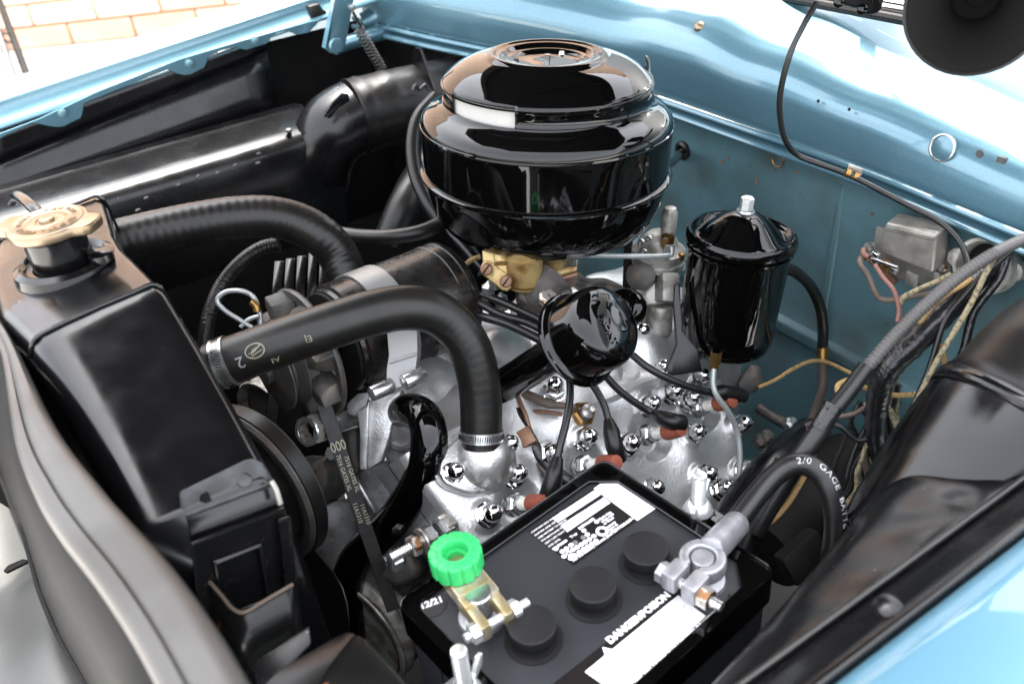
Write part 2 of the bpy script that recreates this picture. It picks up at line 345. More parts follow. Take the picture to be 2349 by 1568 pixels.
ob('spot_weld', sp, M['satin'], du, kind='stuff')
ob('duct_screw', MB().lathe(PZ(663, 302, .904), Z3, [(.005, 0), (.005, .004), (0, .006)], 10), M['darkmet'], du)
el = thing('duct_hose', 'far black duct elbow and ribbed air hose between the duct box and the cowl', 'hose', V((.5, 1.27, .85)))
ob('elbow', MB().tube([V((.415, 1.30, .80)), V((.425, 1.285, .85)), V((.45, 1.275, .885)), V((.49, 1.272, .897))], [.046, .052, .057, .057], 24, 6), M['satin'], el)
ob('mounting_flange', MB().prism([PY(x, y, 1.20) for x, y in ((742, 268), (762, 236), (784, 214), (800, 216), (803, 232), (776, 250), (758, 272))], V((0, .004, 0))), M['satin'], el, bevel=.001)
ob('hose_sleeve', MB().tube([V((.48, 1.272, .897)), V((.55, 1.27, .895)), V((.63, 1.27, .89)), V((.74, 1.27, .885))], .057, 24, 8, fn=lambda q: 1+.035*(1 if (q*14) % 1 < .25 and q < .45 else 0)), M['rubber'], el)
ob('spring_clip', MB().tube([PY(x, y, 1.20) for x, y in ((948, 207), (953, 196), (962, 206), (975, 195), (982, 207))], .003, 8, 3), M['greypaint'], el)
p2 = thing('drain_pipe', 'matt black pipe below the far air hose behind the air cleaner', 'pipe', V((.55, 1.2, .7)))
ob('pipe_body', MB().tube([pd(890, 560, 1.30), pd(930, 470, 1.30), pd(970, 400, 1.34), pd(1020, 330, 1.38)], [.024, .026, .028, .028], 18, 5), M['rubber'], p2)
# dark inner wall under the duct and engine bay floor parts
ba = thing('engine_bay_liner', 'dull black lower engine bay panels deep below the engine', 'panel', V((.3, .8, .1)))
ob('side_wall', MB().grid(lambda a, b: V((-.3+1.2*a, 1.25, .02+.72*b)), 2, 2), M['chassis'], ba)
ob('side_wall', MB().grid(lambda a, b: V((-.2+1.1*a, .335, .02+.5*b)), 2, 2), M['chassis'], ba)
ob('floor_pan', MB().grid(lambda a, b: V((-.2+1.1*a, .3+1.0*b, .12)), 2, 2), M['chassis'], ba)
ob('frame_rail', MB().box(V((.3, .43, .33)), X3, Y3, Z3, 1.2, .06, .1), M['chassis'], ba, bevel=.01)
ob('frame_rail', MB().box(V((.3, 1.12, .33)), X3, Y3, Z3, 1.2, .06, .1), M['chassis'], ba, bevel=.01)
ob('front_panel', MB().grid(lambda a, b: V((-.06, .33+.95*a, .02+.80*b)), 2, 2), M['chassis'], ba)
# ------------------------------------------------------------------ near side: fender, apron/duct, hose
nf = thing('fender', 'near pale blue front fender, overexposed in the bottom right corner', 'fender', V((.3, 0, .7)))
def nsec(x):
    b = 0 if x < .2 else 0
    return [V((x, .186, .872)), V((x, .180, .886)), V((x, .174, .893)), V((x, .160, .897)), V((x, .10, .900)), V((x, .0, .893)), V((x, -.10, .87)), V((x, -.2, .82)), V((x, -.27, .74)), V((x, -.3, .6)), V((x, -.3, .3))]
ob('fender_skin', MB().loft([nsec(-.8+i*.1) for i in range(25)]), M['bluefend'], nf, thick=.0012)
tb = [(1935, 1562), (1960, 1552), (1985, 1520), (2002, 1492), (2008, 1485), (2018, 1490), (2060, 1462), (2085, 1445), (2068, 1478), (1948, 1562)]
ob('lip_tab', MB().prism([PY(x, y, .190) for x, y in tb], V((0, -.002, 0))), M['blue'], nf, bevel=.0006, seg=1)
na = thing('fender_apron', 'near black inner fender apron with a long welt and bright rolled ridge beside the battery', 'apron', V((.4, .26, .6)))
dents = [(.50, .243, .0025, .010), (.545, .262, .002, .009), (.43, .234, .0012, .018), (.36, .25, .001, .02), (.47, .268, .0012, .006)]
def asec(x, n=40):
    k = [(.345, .40), (.343, .70), (.338, .765), (.326, .806), (.308, .832), (.290, .8445), (.268, .8515), (.245, .857), (.2265, .860), (.222, .858), (.2195, .8605), (.205, .874), (.190, .886), (.183, .885), (.182, .872)]
    f = max(0, min(1, (x-.02)/.25)); out = []
    for y, z in k:
        dz = 0
        for dx, dy, a, r in dents:
            dz -= a*math.exp(-((x-dx)**2+(y-dy)**2)/(r*r))
        if .225 < y < .30: dz += .0003*math.sin(x*95+y*60)*(1 if .3 < x < .62 else .2)
        kx = max(.10, .32+(x-.271)*2.23) if x < .576 else 1
        if y > .2225: y = .2225+(y-.2225)*kx
        out.append(V((x, y, z+dz)))
    return out
def asub(x):
    s = asec(x); return crom(s, 4)
am = MB().loft([asub(-.12+i*.0085) for i in range(88)])
ob('apron_panel', am, M['satin'], na, angle=60)
ob('welt', MB().tube([V((-.12+i*.01, .2225, .8625)) for i in range(80)], .0028, 8, 1, fn=lambda q: 1+.06*math.sin(q*900)), M['wire'], na)
ob('apron_stud', MB().lathe(V((.36, .197, .883)), V((0, -.3, 1)), [(.010, -.002), (.009, .002), (.006, .004), (0, .0045)], 14), M['satin'], na)
for x, y in ((2112, 1000+985*0),):
    pass
nh = thing('duct_hose', 'fat black air hose with a finned clamp at the right edge of the bay', 'hose', V((.62, .27, .8)))
ob('elbow', MB().tube([V((.50, .275, .735)), V((.535, .272, .765)), V((.575, .270, .803)), V((.605, .269, .835)), V((.63, .268, .859))], [.060, .070, .0745, .0735, .071], 32, 8), M['tankblk'], nh)
ob('hose_sleeve', MB().tube([V((.612, .268, .846)), V((.65, .268, .872)), V((.70, .266, .885)), V((.81, .262, .888))], .0665, 28, 8, fn=lambda q: 1+(.03 if .06 < q < .1 or .16 < q < .2 else 0)+.006*math.sin(q*40)), M['rubber'], nh)
ob('clamp_band', MB().tube([V((.612, .268, .846)), V((.622, .268, .853))], .0735, 28, 1, caps=False), M['tankblk'], nh, thick=.002)
fa, fb = PY(2283, 848, .285), PY(2237, 974, .285)
ob('clamp_fin', MB().prism([fa, fb, fb+V((.012, .0, -.012)), fa+V((.014, 0, -.01))], V((0, -.003, 0))), M['tankblk'], nh, bevel=.0008)
ob('clamp_tab', MB().box(PY(2190, 858, .33), V((1, 0, .6)), Y3, V((-.6, 0, 1)), .012, .004, .006), M['darkmet'], nh, bevel=.001)
# ------------------------------------------------------------------ cowl and firewall
def seam(y):
    x = .80-.20*sst((y-.93)/.55); return x, .922+.26*(.80-x)+.012*sst((.9-y)/-.3)-.012*sst((.62-y)/.3)
fw = thing('firewall', 'blue metallic firewall and bulging cowl panel with a double seam bead', 'firewall', V((.82, .8, .3)))
cs = [(.0, .004), (-.001, .012), (.0, .020), (.002, .032), (.005, .044), (.010, .054), (.018, .063), (.030, .071), (.048, .079), (.075, .087), (.11, .095), (.16, .104), (.22, .112), (.29, .118), (.36, .122)]
def cpt(y, q):
    x, z = seam(y); i = min(int(q*(len(cs)-1)), len(cs)-2); f = q*(len(cs)-1)-i
    dx = cs[i][0]+(cs[i+1][0]-cs[i][0])*f; dz = cs[i][1]+(cs[i+1][1]-cs[i][1])*f
    b = sst((y-.66)/.2)                       # the centre bulge: upright face then a softer roll
    HK = ((.1, .80), (.38, .86), (.6, 1.05), (.75, 1.28), (.86, 1.50), (.92, 1.50), (1.02, 1.36), (1.25, 1.28), (1.6, 1.25))
    k = max(i for i in range(len(HK)-1) if y >= HK[i][0] or i == 0); tt = sst((y-HK[k][0])/(HK[k+1][0]-HK[k][0])); hgt = HK[k][1]+(HK[k+1][1]-HK[k][1])*tt; dx -= .012*b*sst(dz/.06)*(1-sst((dz-.085)/.03))
    dz *= hgt
    e = sst((y-1.40)/.14)                     # rounded far end
    dz *= (1-.92*e*e); dx += .05*e*e
    return V((x+dx, y, z+dz))
cg = MB().grid(lambda a, b: cpt(.10+1.46*a, b), 110, 42)
ob('cowl_panel', cg, M['blue'], fw, angle=80, thick=.0012)
ys = [.10+i*.02 for i in range(70)]
sm = lambda dx, dz: [V((seam(y)[0]+dx, y, seam(y)[1]+dz)) for y in ys]
ob('seam_bead', MB().tube(sm(-.004, .003), .0038, 8, 1), M['blue'], fw)
ob('seam_bead', MB().tube(sm(-.008, -.010), .0042, 8, 1), M['blue'], fw)
ob('seam_gutter', MB().loft([sm(-.003, .000), sm(.006, -.004), sm(-.004, -.009)]), M['blue'], fw)
def fpt(y, q):
    x, z = seam(y); z0 = z-.013
    prof = [(0, 0), (.02, -.004), (.021, -.02), (.021, -.24), (.012, -.247), (.013, -.262), (.021, -.272), (.0, -.38), (-.05, -.62)]
    f = q*(len(prof)-1); i = min(int(f), len(prof)-2); f -= i
    return V((x+prof[i][0]+(prof[i+1][0]-prof[i][0])*f, y, z0+prof[i][1]+(prof[i+1][1]-prof[i][1])*f))
ob('firewall_panel', MB().grid(lambda a, b: fpt(.10+1.02*a, b), 30, 32), M['bluefw'], fw, angle=60)
ob('side_panel', MB().grid(lambda a, b: fpt(1.12+.42*a, b), 12, 16), M['satin'], fw, angle=60)
ob('stiffening_rib', MB().tube([PX(1934, 425, .822), PX(1915, 560, .824), PX(1893, 700, .824), PX(1885, 745, .822)], [.003, .007, .007, .004], 10, 5), M['bluefw'], fw)
ob('side_gusset', MB().prism([PX(x, y, .60) for x, y in ((950, 110), (930, 208), (938, 222), (995, 205), (962, 112))], V((.004, 0, 0))), M['satin'], fw)
bolt2 = mk(MB().lathe(V((0, 0, 0)), Z3, [(.009, 0), (.009, .002), (.0065, .0025), (.0065, .007), (0, .008)], 6), angle=20); bolt2.materials.append(M['blue'])
for y in (1.30, 1.345, 1.385): inst('seam_bolt', bolt2, fw, axm(V((seam(y)[0]+.004, y, seam(y)[1]+.006)), Z3, s=.8))
plug = PX(2160, 341, .806)
ob('blanking_plug', MB().lathe(plug+V((.004, 0, 0)), V((-1, 0, .28)), [(.0125, -.002), (.0135, .001), (.0125, .003), (.0105, .0035), (.0, .006)], 28), M['blue'], fw)
ob('plug_rim', MB().lathe(plug+V((.003, 0, 0)), V((-1, 0, .28)), [(.0125, .001), (.0142, .002), (.0142, .0035), (.0128, .004)], 28), M['zinc'], fw)
ob('round_hole', MB().lathe(PX(2250, 351, .806)+V((-.002, 0, 0)), V((-1, 0, .28)), [(.0042, 0), (.0036, .001), (0, .0008)], 14), M['greypaint'], fw)
ob('square_hole', MB().box(PX(2300, 366, .806)+V((-.001, 0, 0)), Y3, V((.28, 0, 1)), X3, .0085, .0055, .004), M['greypaint'], fw)
for x, y in ((1880, 231), (1951, 250)): ob('small_hole', MB().lathe(PX(x, y, .806)+V((-.002, 0, 0)), V((-1, 0, .35)), [(.002, 0), (.0015, .001), (0, .001)], 10), M['chassis'], fw)
ob('brass_button', MB().lathe(PX(1620, 57, .83)+V((-.012, 0, .0)), V((-.75, -.1, .7)), [(.0075, -.003), (.0075, .001), (.006, .003), (.003, .0045), (0, .005)], 18), M['capgold'], fw)
ob('rust_ring', MB().lathe(PX(1784, 366, .8195), V((-1, 0, 0)), [(.0085, 0), (.0095, .0008), (.0105, 0)], 24), M['brass'], fw)
for k, (x, y, a, l) in enumerate(((1655, 371, .25, .010), (1668, 362, 1.2, .006), (1735, 415, 1.3, .008), (1700, 300, .6, .005), (1830, 395, .2, .006))): ob('rust_streak', MB().prism([PX(x, y, .8195)+Y3*(math.cos(a)*l*u*.5-math.sin(a)*.0012*v)+Z3*(math.sin(a)*l*u*.5+math.cos(a)*.0012*v) for u, v in ((-1, -.6), (0, -1), (1, -.3), (1, .4), (.1, 1), (-1, .5))], V((-.0004, 0, 0))), M['rustedge'], fw)
ob('grommet', MB().lathe(PX(1566, 345, .8195), V((-1, 0, 0)), [(.014, -.002), (.0135, .003), (.010, .005), (.0075, .004), (.006, 0)], 20), M['rubber'], fw)
ob('cowl_rail', MB().tube([PY(768, 112, 1.38), PY(800, 98, 1.39), PY(890, 70, 1.40), PY(975, 40, 1.42)], [.010, .012, .013, .013], 14, 5), M['blue'], fw)
# windscreen foot behind the cowl
ws = thing('windscreen', 'windscreen foot with a bright trim strip and dark rubber behind the cowl', 'windscreen', V((1.15, .5, 1.05)))
wp = PZ(2050, 42, 1.055); wq = PZ(1985, 22, 1.055); wd = V((0, -1, 0))
ob('rubber_seal', MB().tube([V((wp.x, wp.y+k, wp.z)) for k in (-.8, -.4, 0, .5, 1)], .006, 10, 1), M['rubber'], ws)
ob('trim_strip', MB().tube([V((wp.x+.010, wp.y+k, wp.z+.009)) for k in (-.8, -.4, 0, .5, 1)], .008, 10, 1), M['chrome'], ws)
ob('glass', MB().grid(lambda a, b: V((wp.x+.02+.3*b, wp.y-.8+1.8*a, wp.z+.015+.33*b)), 2, 2), M['windglass'], ws)
# open bonnet overhead
hd = thing('hood', 'raised blue hood with a dull black underside standing open over the engine', 'hood', V((.9, .8, 1.25)))
def hpt(a, b, o=0):
    hw = .60-.29*b**1.4; y = .79+hw*(2*a-1); c = 1-(2*a-1)**2; ang = math.radians(41); l = .02+1.60*b
    return V((.84-math.cos(ang)*l, y, 1.30+math.sin(ang)*l))+V((math.sin(ang), 0, math.cos(ang)))*(.09*c-.05*b*b+o)
ob('hood_skin', MB().grid(lambda a, b: hpt(a, b, .012), 16, 16), M['bluefend'], hd, thick=.001)
ob('hood_liner', MB().grid(lambda a, b: hpt(a, b), 16, 16), M['chassis'], hd, thick=.001)
for a in (.06, .5, .94): ob('hood_brace', MB().tube([hpt(a, b, -.012) for b in (.03, .3, .6, .97)], .016, 10, 3), M['chassis'], hd)
# ------------------------------------------------------------------ far hood hinge and its spring
hg = thing('hinge', 'flat blue hood hinge arm with a pivot bolt at the far fender', 'hinge', PY(770, 105, 1.34))
HP = lambda x, y: PY(x, y, 1.34)
ob('hinge_arm', MB().prism([HP(*q) for q in ((790, -160), (828, -160), (812, 0), (797, 85), (789, 118), (775, 124), (757, 122), (746, 112), (752, 86), (768, 0))], V((0, .004, 0))), M['blue'], hg, bevel=.001)
ob('arm_flange', MB().prism([HP(*q) for q in ((790, -160), (795, -160), (774, 0), (752, 116), (746, 112), (768, 0))], V((0, .014, 0))), M['blue'], hg)
ob('pivot_bolt', MB().lathe(HP(770, 104)+V((0, -.001, 0)), V((0, -1, 0)), [(.0125, 0), (.0125, .002), (.010, .005), (0, .006)], 20), M['blue'], hg)
ob('curved_link', MB().tube([PY(905, -90, 1.42), PY(890, 0, 1.42), PY(868, 34, 1.42), PY(835, 52, 1.43)], .017, 10, 5), M['blue'], hg)
sp = thing('coil_spring', 'dark coil spring with hooked ends running down from the hinge arm', 'spring', HP(880, 165))
A, B = HP(822, 66), HP(878, 163); ax = B-A; u_, v_, _ = frame(ax); cp = []
NT = 13
for i in range(NT*12+1):
    t = i/(NT*12); cp.append(A+ax*t+(u_*math.cos(t*NT*2*math.pi)+v_*math.sin(t*NT*2*math.pi))*.0080)
ob('coil', MB().tube(cp, .00135, 6, 1), M['spring'], sp)
ob('hook', MB().tube([HP(809, 27), HP(813, 34), HP(825, 56), HP(832, 62), A], .0022, 8, 4), M['spring'], sp)
ob('hook', MB().tube([B, HP(884, 168), HP(892, 190), HP(897, 205)], .0022, 8, 4), M['spring'], sp)
ob('anchor_screw', MB().lathe(HP(807, 17), V((0, -1, 0)), [(.006, 0), (.005, .004), (0, .005)], 12), M['zinc'], sp)
# ------------------------------------------------------------------ horns above the cowl
hr = thing('horn', 'big flocked black horn bell hanging in the top right corner', 'horn', pd(2250, 30, .74))
ax = (CAM-pd(2250, 20, .74)).normalized(); hx = W3(-.42, .40, -.80).normalized(); hc = pd(2240, 14, .74)
prof = [(.0545, .004), (.056, .002), (.054, -.001), (.0485, -.012), (.041, -.026), (.032, -.044), (.025, -.065), (.022, -.10), (.0, -.105)]
ob('bell', MB().lathe(hc, hx, prof, 40), M['felt'], hr, thick=.002)
ob('bell_rim', MB().lathe(hc, hx, [(.0545, .0050), (.0565, .0045), (.0572, .0025), (.0565, .0005), (.0545, .0)], 48), M['rubber'], hr)
ob('horn_bracket', MB().tube([hc-hx*.09, hc-hx*.12+V((.02, 0, .05)), hc+V((.12, .05, .42))], .010, 8, 4), M['chassis'], hr)
h2 = thing('horn', 'second black horn bell with a bolted clamp at the top edge above the thin cable', 'horn', pd(1860, -20, .84))
hc2 = pd(1862, -62, .84)
ob('bell', MB().lathe(hc2, (ax*.25+V((-.35, -.1, -.75))).normalized(), [(.036, .004), (.037, .001), (.034, 0), (.028, -.014), (.02, -.03), (.015, -.07), (0, -.072)], 32), M['felt'], h2, thick=.002)
ob('clamp', MB().box(pd(1955, -6, .85), pd(2000, 22, .85)-pd(1920, 0, .85), V((.3, .3, .9)), V((.5, .8, -.3)), .036, .018, .016), M['chassis'], h2, bevel=.003)
ob('clamp_loop', MB().lathe(pd(1996, 2, .85), V((.6, .3, .5)), [(.008, -.006), (.012, -.006), (.012, .006), (.008, .006), (.008, -.006)], 20), M['chassis'], h2)
for x, y in ((1924, 6), (1978, 22)): ob('clamp_bolt', MB().lathe(pd(x, y, .842), CAM-pd(x, y, .84), [(.005, 0), (.005, .003), (.003, .005), (0, .0055)], 12), M['gloss'], h2)
ob('horn_bracket', MB().tube([pd(1950, -20, .86), pd(1990, -120, .9), pd(2010, -330, 1.0)], .009, 8, 4), M['chassis'], h2)
cb = thing('horn_cable', 'thin black cable hanging from the second horn, clipped to the cowl seam', 'cable', PX(1953, 398, .78))
ob('cable', MB().tube([pd(1872, 8, .84), pd(1845, 55, .84), pd(1812, 125, .85), pd(1790, 215, .875), pd(1792, 285, .90), pd(1806, 330, .925), pd(1832, 357, .945), pd(1880, 376, .94), pd(1945, 400, .94), pd(2010, 432, .925), pd(2090, 474, .905), pd(2150, 505, .89), pd(2190, 540, .88), pd(2214, 580, .87), pd(2222, 625, .86), pd(2205, 675, .86)], .0031, 10, 6), M['wire'], cb)
cc = pd(1953, 400, .938)
for dx in (-9, 9): ob('clip_loop', MB().lathe(pd(1953+dx, 401+dx*.45, .938), pd(1980, 413, .938)-pd(1930, 390, .938), [(.0034, -.0025), (.0048, -.0025), (.0048, .0025), (.0034, .0025), (.0034, -.0025)], 14), M['brass'], cb)
ob('clip_tab', MB().box(pd(1962, 389, .942), pd(1980, 396, .94)-pd(1944, 382, .94), V((.1, 0, 1)), V((1, 0, 0)), .016, .008, .0015), M['regul'], cb, bevel=.0005)
# ================================================================== engine
blk = thing('engine_block', 'silver painted V8 engine block and valley cover beneath the air cleaner', 'engine', V((.42, .79, .35)))
e0 = V((.45, .79, .55))
ob('crankcase', MB().box(e0-EZ*.12, EX, EY, EZ, .42, .34, .26), M['greymet'], blk, bevel=.02)
# valley / intake casting as one bumpy sheet
def hump(x, y, cx, cy, r): d = math.hypot(x-cx, y-cy)/r; return (1-d*d)**2 if d < 1 else 0
mb_ = [(.36, .70, .03, .018), (.40, .75, .05, .02), (.47, .72, .045, .02), (.53, .74, .06, .025), (.60, .72, .035, .016), (.33, .78, .05, .015), (.42, .66, .03, .012), (.56, .67, .035, .018), (.50, .66, .02, .010)]
def vpt(a, b):
    x = .26+.42*a; y = .625+.25*b; z = .745-.096*(x-.4)+.028*sst((y-.63)/.07)
    for cx, cy, r, h in mb_: z += h*hump(x, y, cx, cy, r)
    z += .006*math.sin(x*70)*math.sin(y*80)*.5
    return V((x, y, z-(.05*sst((y-.83)/.045))))
ob('intake_manifold', MB().grid(vpt, 70, 50), M['alu'], blk, angle=80)
ob('valley_skirt', MB().grid(lambda a, b: V((.26+.42*a, .628-.002*b, .745-.096*(.42*a-.14)-.12*b)), 6, 2), M['alu'], blk)
# near cylinder head
def huv(p): return (p-H0).dot(EX), (p-H0).dot(HV)
def hp(u, v, h=0): return H0+EX*u+HV*v+HN*h
hd1 = thing('cylinder_head', 'near silver painted cylinder head studded with chrome acorn nuts', 'cylinder head', H0)
nuts = [(1132, 1172), (1189, 1081), (1272, 1034), (1352, 997), (1451, 1011), (1601, 986), (1499, 922), (1550, 893), (1591, 908), (1613, 858), (1524, 838), (1708, 966), (1627, 1082), (1723, 1070), (1505, 1114), (1666, 1114)]
nb = [PH(x-4, y+5, .017)-HN*.017 for x, y in nuts]; nuv = [huv(p) for p in nb]
plugs = [((1180, 1157), (1221, 1147)), ((1339, 1069), (1384, 1054)), ((1485, 997), (1530, 981)), ((1601, 934), (1648, 918))]
PA = (W3(.53, -.19, 0)+W3(0, 0, -.81)).normalized()
pb = [PN(a[0], a[1], H0+HN*.012, HN) for a, b in plugs]; puv = [huv(p) for p in pb]
fa_, fb_ = huv(PH(1000, 1150)), huv(PH(1100, 1290)); ra_, rb_ = huv(PH(1672, 905)), huv(PH(1716, 1084))
def uend(a, b, v): return a[0]+(b[0]-a[0])*(v-a[1])/(b[1]-a[1])
V0_, V1_ = -.15, .098
def hh(u, v):
    h = 0
    for a, b in nuv: h += .0045*sst((.0185-math.hypot(u-a, v-b))/.006)
    for a, b in puv:
        d = math.hypot((u-a-.012), (v-b+.004)); h -= .013*sst((.031-d)/.016)
    for a, b in puv:                             # combustion chamber swells between the plugs and the valley
        h += .013*math.exp(-(((u-a-.03)/.038)**2+((v-b-.052)/.026)**2))+.008*math.exp(-(((u-a-.045)/.02)**2+((v-b+.045)/.03)**2))
    h += .0007*math.sin(u*60+1)*math.cos(v*75)
    return h
def hpt_(s, t):
    v = V0_+(V1_-V0_)*t; ua = uend(fa_, fb_, v); ub = uend(ra_, rb_, v)
    ub = ub-.03*sst((v-.05)/.05)**2
    e = .012; L = ub-ua; u = ua+L*s; h = hh(u, v)
    ed = min(u-ua, ub-u); k = max(0, 1-ed/e); h -= .012*(1-math.sqrt(max(0, 1-k*k)))
    return hp(u, v, h)
hm = MB().grid(hpt_, 190, 110)
def skirt(s): return [hpt_(s, j/60) for j in range(61)]
for s in (0, 1):
    q = skirt(s); hm.loft([q, [p-HN*.02 for p in q], [p-HN*.07 for p in q]])
ob('head_casting', hm, M['alu'], hd1, angle=70)
ob('head_gasket', MB().loft([[hpt_(0, j/30)-HN*.026-EX*.002 for j in range(31)], [hpt_(0, j/30)-HN*.029-EX*.002 for j in range(31)]]), M['darkmet'], hd1)
nutm = mk(MB().lathe(V((0, 0, 0)), Z3, [(.0138, 0), (.0138, .0018), (.0118, .0022)], 24).lathe(V((0, 0, 0)), Z3, [(.0132, .002), (.0132, .0092), (.0108, .0110)], 6).lathe(V((0, 0, 0)), Z3, [(.0100, .0100), (.0102, .0150), (.0098, .0190), (.0083, .0225), (.0058, .0250), (.003, .0263), (0, .0267)], 24), angle=32)
nutm.materials.append(M['chrome'])
for p in nb: inst('acorn_nut', nutm, hd1, axm(p+HN*.0055, HN, EX, .97))
# raised casting letters at the bottom of the head
q0 = hp(*huv(PH(1432, 1090)), .001)
text('casting_mark', '8BA', .020, q0, (PH(1470, 1068)-PH(1432, 1090)), (PH(1445, 1055)-PH(1440, 1078)), M['alu'], hd1, ext=.0012)
inst('acorn_nut', nutm, blk, axm(PX(1268, 905, .41), EZ*.9-EY*.2, EX, .95))
for x, y, X in ((1595, 812, .60), (1473, 780, .56)): inst('acorn_nut', nutm, blk, axm(PX(x, y, X), EZ, EX, .9))
# water outlet on the head
wo = thing('water_outlet', 'silver domed water outlet bolted to the head under the near hose end', 'outlet', PH(1105, 1070))
oc = huv(PH(1105, 1085)); 
flo = [(1000, 1090), (1008, 1050), (1035, 1015), (1075, 1000), (1120, 1002), (1152, 1020), (1160, 1050), (1150, 1095), (1120, 1125), (1085, 1135), (1050, 1128), (1015, 1112)]
FP = lambda x, y, h: PN(x, y, H0+HN*h, HN)
cen = FP(1085, 1070, .006)
sm_ = crom([FP(x, y, .004) for x, y in flo]+[FP(*flo[0], .004)], 4)[:-1]
ob('outlet_flange', MB().prism(sm_, HN*.010), M['alu2'], wo, bevel=.002)
ob('outlet_gasket', MB().prism([cen+(p-cen)*1.04-HN*.002 for p in sm_], HN*.003), M['alu'], wo)
dcen = pd(1107, 1052, .897); 
up_ = (pd(1104, 985, .885)-pd(1107, 1052, .897)).normalized()
ob('outlet_dome', MB().lathe(dcen, up_, [(0, -.036), (.012, -.0345), (.022, -.029), (.030, -.020), (.0345, -.008), (.0345, .004), (.031, .015), (.026, .022), (.0215, .026), (.0205, .034), (.0205, .045)], 36), M['alu2'], wo)
inst('outlet_nut', nutm, wo, axm(FP(1036, 1086, .014), HN, EX, .8)); inst('outlet_nut', nutm, wo, axm(FP(1160, 1022, .012), HN, EX, .8))
# spark plugs
pm_hex = mk(MB().lathe(V((0, 0, 0)), Z3, [(.0095, -.010), (.0095, 0), (.0125, .0005), (.0125, .003)], 20).lathe(V((0, 0, 0)), Z3, [(.0118, .003), (.0118, .012), (.009, .014)], 6).lathe(V((0, 0, 0)), Z3, [(.0085, .012), (.0085, .018), (0.006, .0185)], 20), angle=30); pm_hex.materials.append(M['zinc'])
pr_ = [(.0065, .017)]
for i in range(5): pr_ += [(.0068, .019+i*.003), (.0060, .0205+i*.003)]
pm_ins = mk(MB().lathe(V((0, 0, 0)), Z3, pr_+[(.0062, .045), (0, .046)], 20)); pm_ins.materials.append(M['ceram'])
pm_boot = mk(MB().lathe(V((0, 0, 0)), Z3, [(.0075, .0335), (.0092, .035), (.0095, .042), (.0086, .052), (.0075, .060), (0, .061)], 20)); pm_boot.materials.append(M['terra'])
pl = ['white spark plug with terracotta boot nearest the radiator, at the battery edge', 'spark plug with terracotta boot behind the battery top corner', 'spark plug with terracotta boot below the rightward black wire cap', 'rearmost spark plug with terracotta boot below the oil filter']
for i, p in enumerate(pb):
    t = thing('spark_plug', pl[i], 'spark plug', p, 'spark plugs along the near cylinder head')
    m4 = axm(p-PA*.004, PA, EX); inst('plug_shell', pm_hex, t, m4); inst('insulator', pm_ins, t, m4); inst('plug_boot', pm_boot, t, m4)
def wire(name, label, cat, pts, r, m, group=None, parts=(), seg=10, n=6, fn=None, cname='wire_run'):
    P = [V(p) if len(p) == 3 and not isinstance(p, tuple) else pd(*p) for p in pts]
    t = thing(name, label, cat, P[len(P)//2], group)
    ob(cname, MB().tube(P, r, seg, n, fn=fn), m, t)
    for nm, pp, rr, mm in parts: ob(nm, MB().tube([pd(*q) for q in pp], rr, 14, 6), mm, t)
    return t
G = 'spark plug wires leaving the filler cap'
wire('plug_wire', 'leftmost black plug wire dropping straight from the filler cap', 'wire', [(1305, 845, .90), (1308, 905, .885), (1299, 965, .87), (1285, 1020, .86), (1276, 1062, .855)], .0040, M['wire'], G, [('boot', [(1280, 1050, .856), (1272, 1085, .85), (1263, 1120, .848), (1253, 1146, .852)], [.0055, .0085, .0095, .009], M['rubber'])])
wire('plug_wire', 'middle black plug wire ending in an upright boot above the battery corner', 'wire', [(1345, 862, .93), (1368, 895, .925), (1386, 930, .92), (1397, 968, .915)], .0040, M['wire'], G, [('boot', [(1396, 962, .915), (1402, 990, .91), (1410, 1025, .905), (1420, 1056, .91)], [.0052, .0090, .0093, .0082], M['rubber'])])
wire('plug_wire', 'black plug wire curving right to a lying boot on the third plug', 'wire', [(1386, 858, .95), (1415, 890, .955), (1450, 918, .96), (1485, 940, .965), (1512, 953, .965)], .0042, M['wire'], G, [('boot', [(1500, 948, .965), (1520, 958, .955), (1545, 967, .95), (1566, 970, .955)], [.0055, .0085, .0098, .0095], M['rubber'])])
wire('plug_wire', 'long black plug wire running right under the oil filter', 'wire', [(1440, 805, .99), (1490, 845, .985), (1550, 876, .99), (1610, 896, 1.0), (1650, 900, 1.005)], .0043, M['wire'], G, [('boot', [(1632, 898, .998), (1655, 901, 1.0), (1685, 905, 1.01), (1703, 908, 1.02)], [.006, .0098, .010, .009], M['rubber'])])
G = 'ignition wires crossing the intake manifold'
wire('ignition_wire', 'upper black wire crossing the manifold behind the generator end', 'wire', [(1040, 640, 1.0), (1075, 663, .99), (1150, 692, .975), (1215, 722, .96), (1275, 752, .95)], .0046, M['wire'], G)
wire('ignition_wire', 'second black wire crossing the manifold just below the upper one', 'wire', [(1045, 668, 1.0), (1090, 690, .985), (1150, 722, .97), (1210, 740, .96), (1270, 770, .95)], .0046, M['wire'], G)
wire('ignition_wire', 'lowest black wire crossing the manifold towards the filler tube', 'wire', [(1080, 720, .99), (1120, 730, .975), (1160, 742, .965), (1205, 762, .955), (1250, 785, .95)], .0050, M['wire'], G)
wire('ignition_wire', 'faded pink wire lying behind the black manifold wires', 'wire', [(1050, 662, 1.01), (1085, 672, 1.005), (1105, 690, 1.0), (1130, 715, .99)], .0045, M['pinkw'], G)
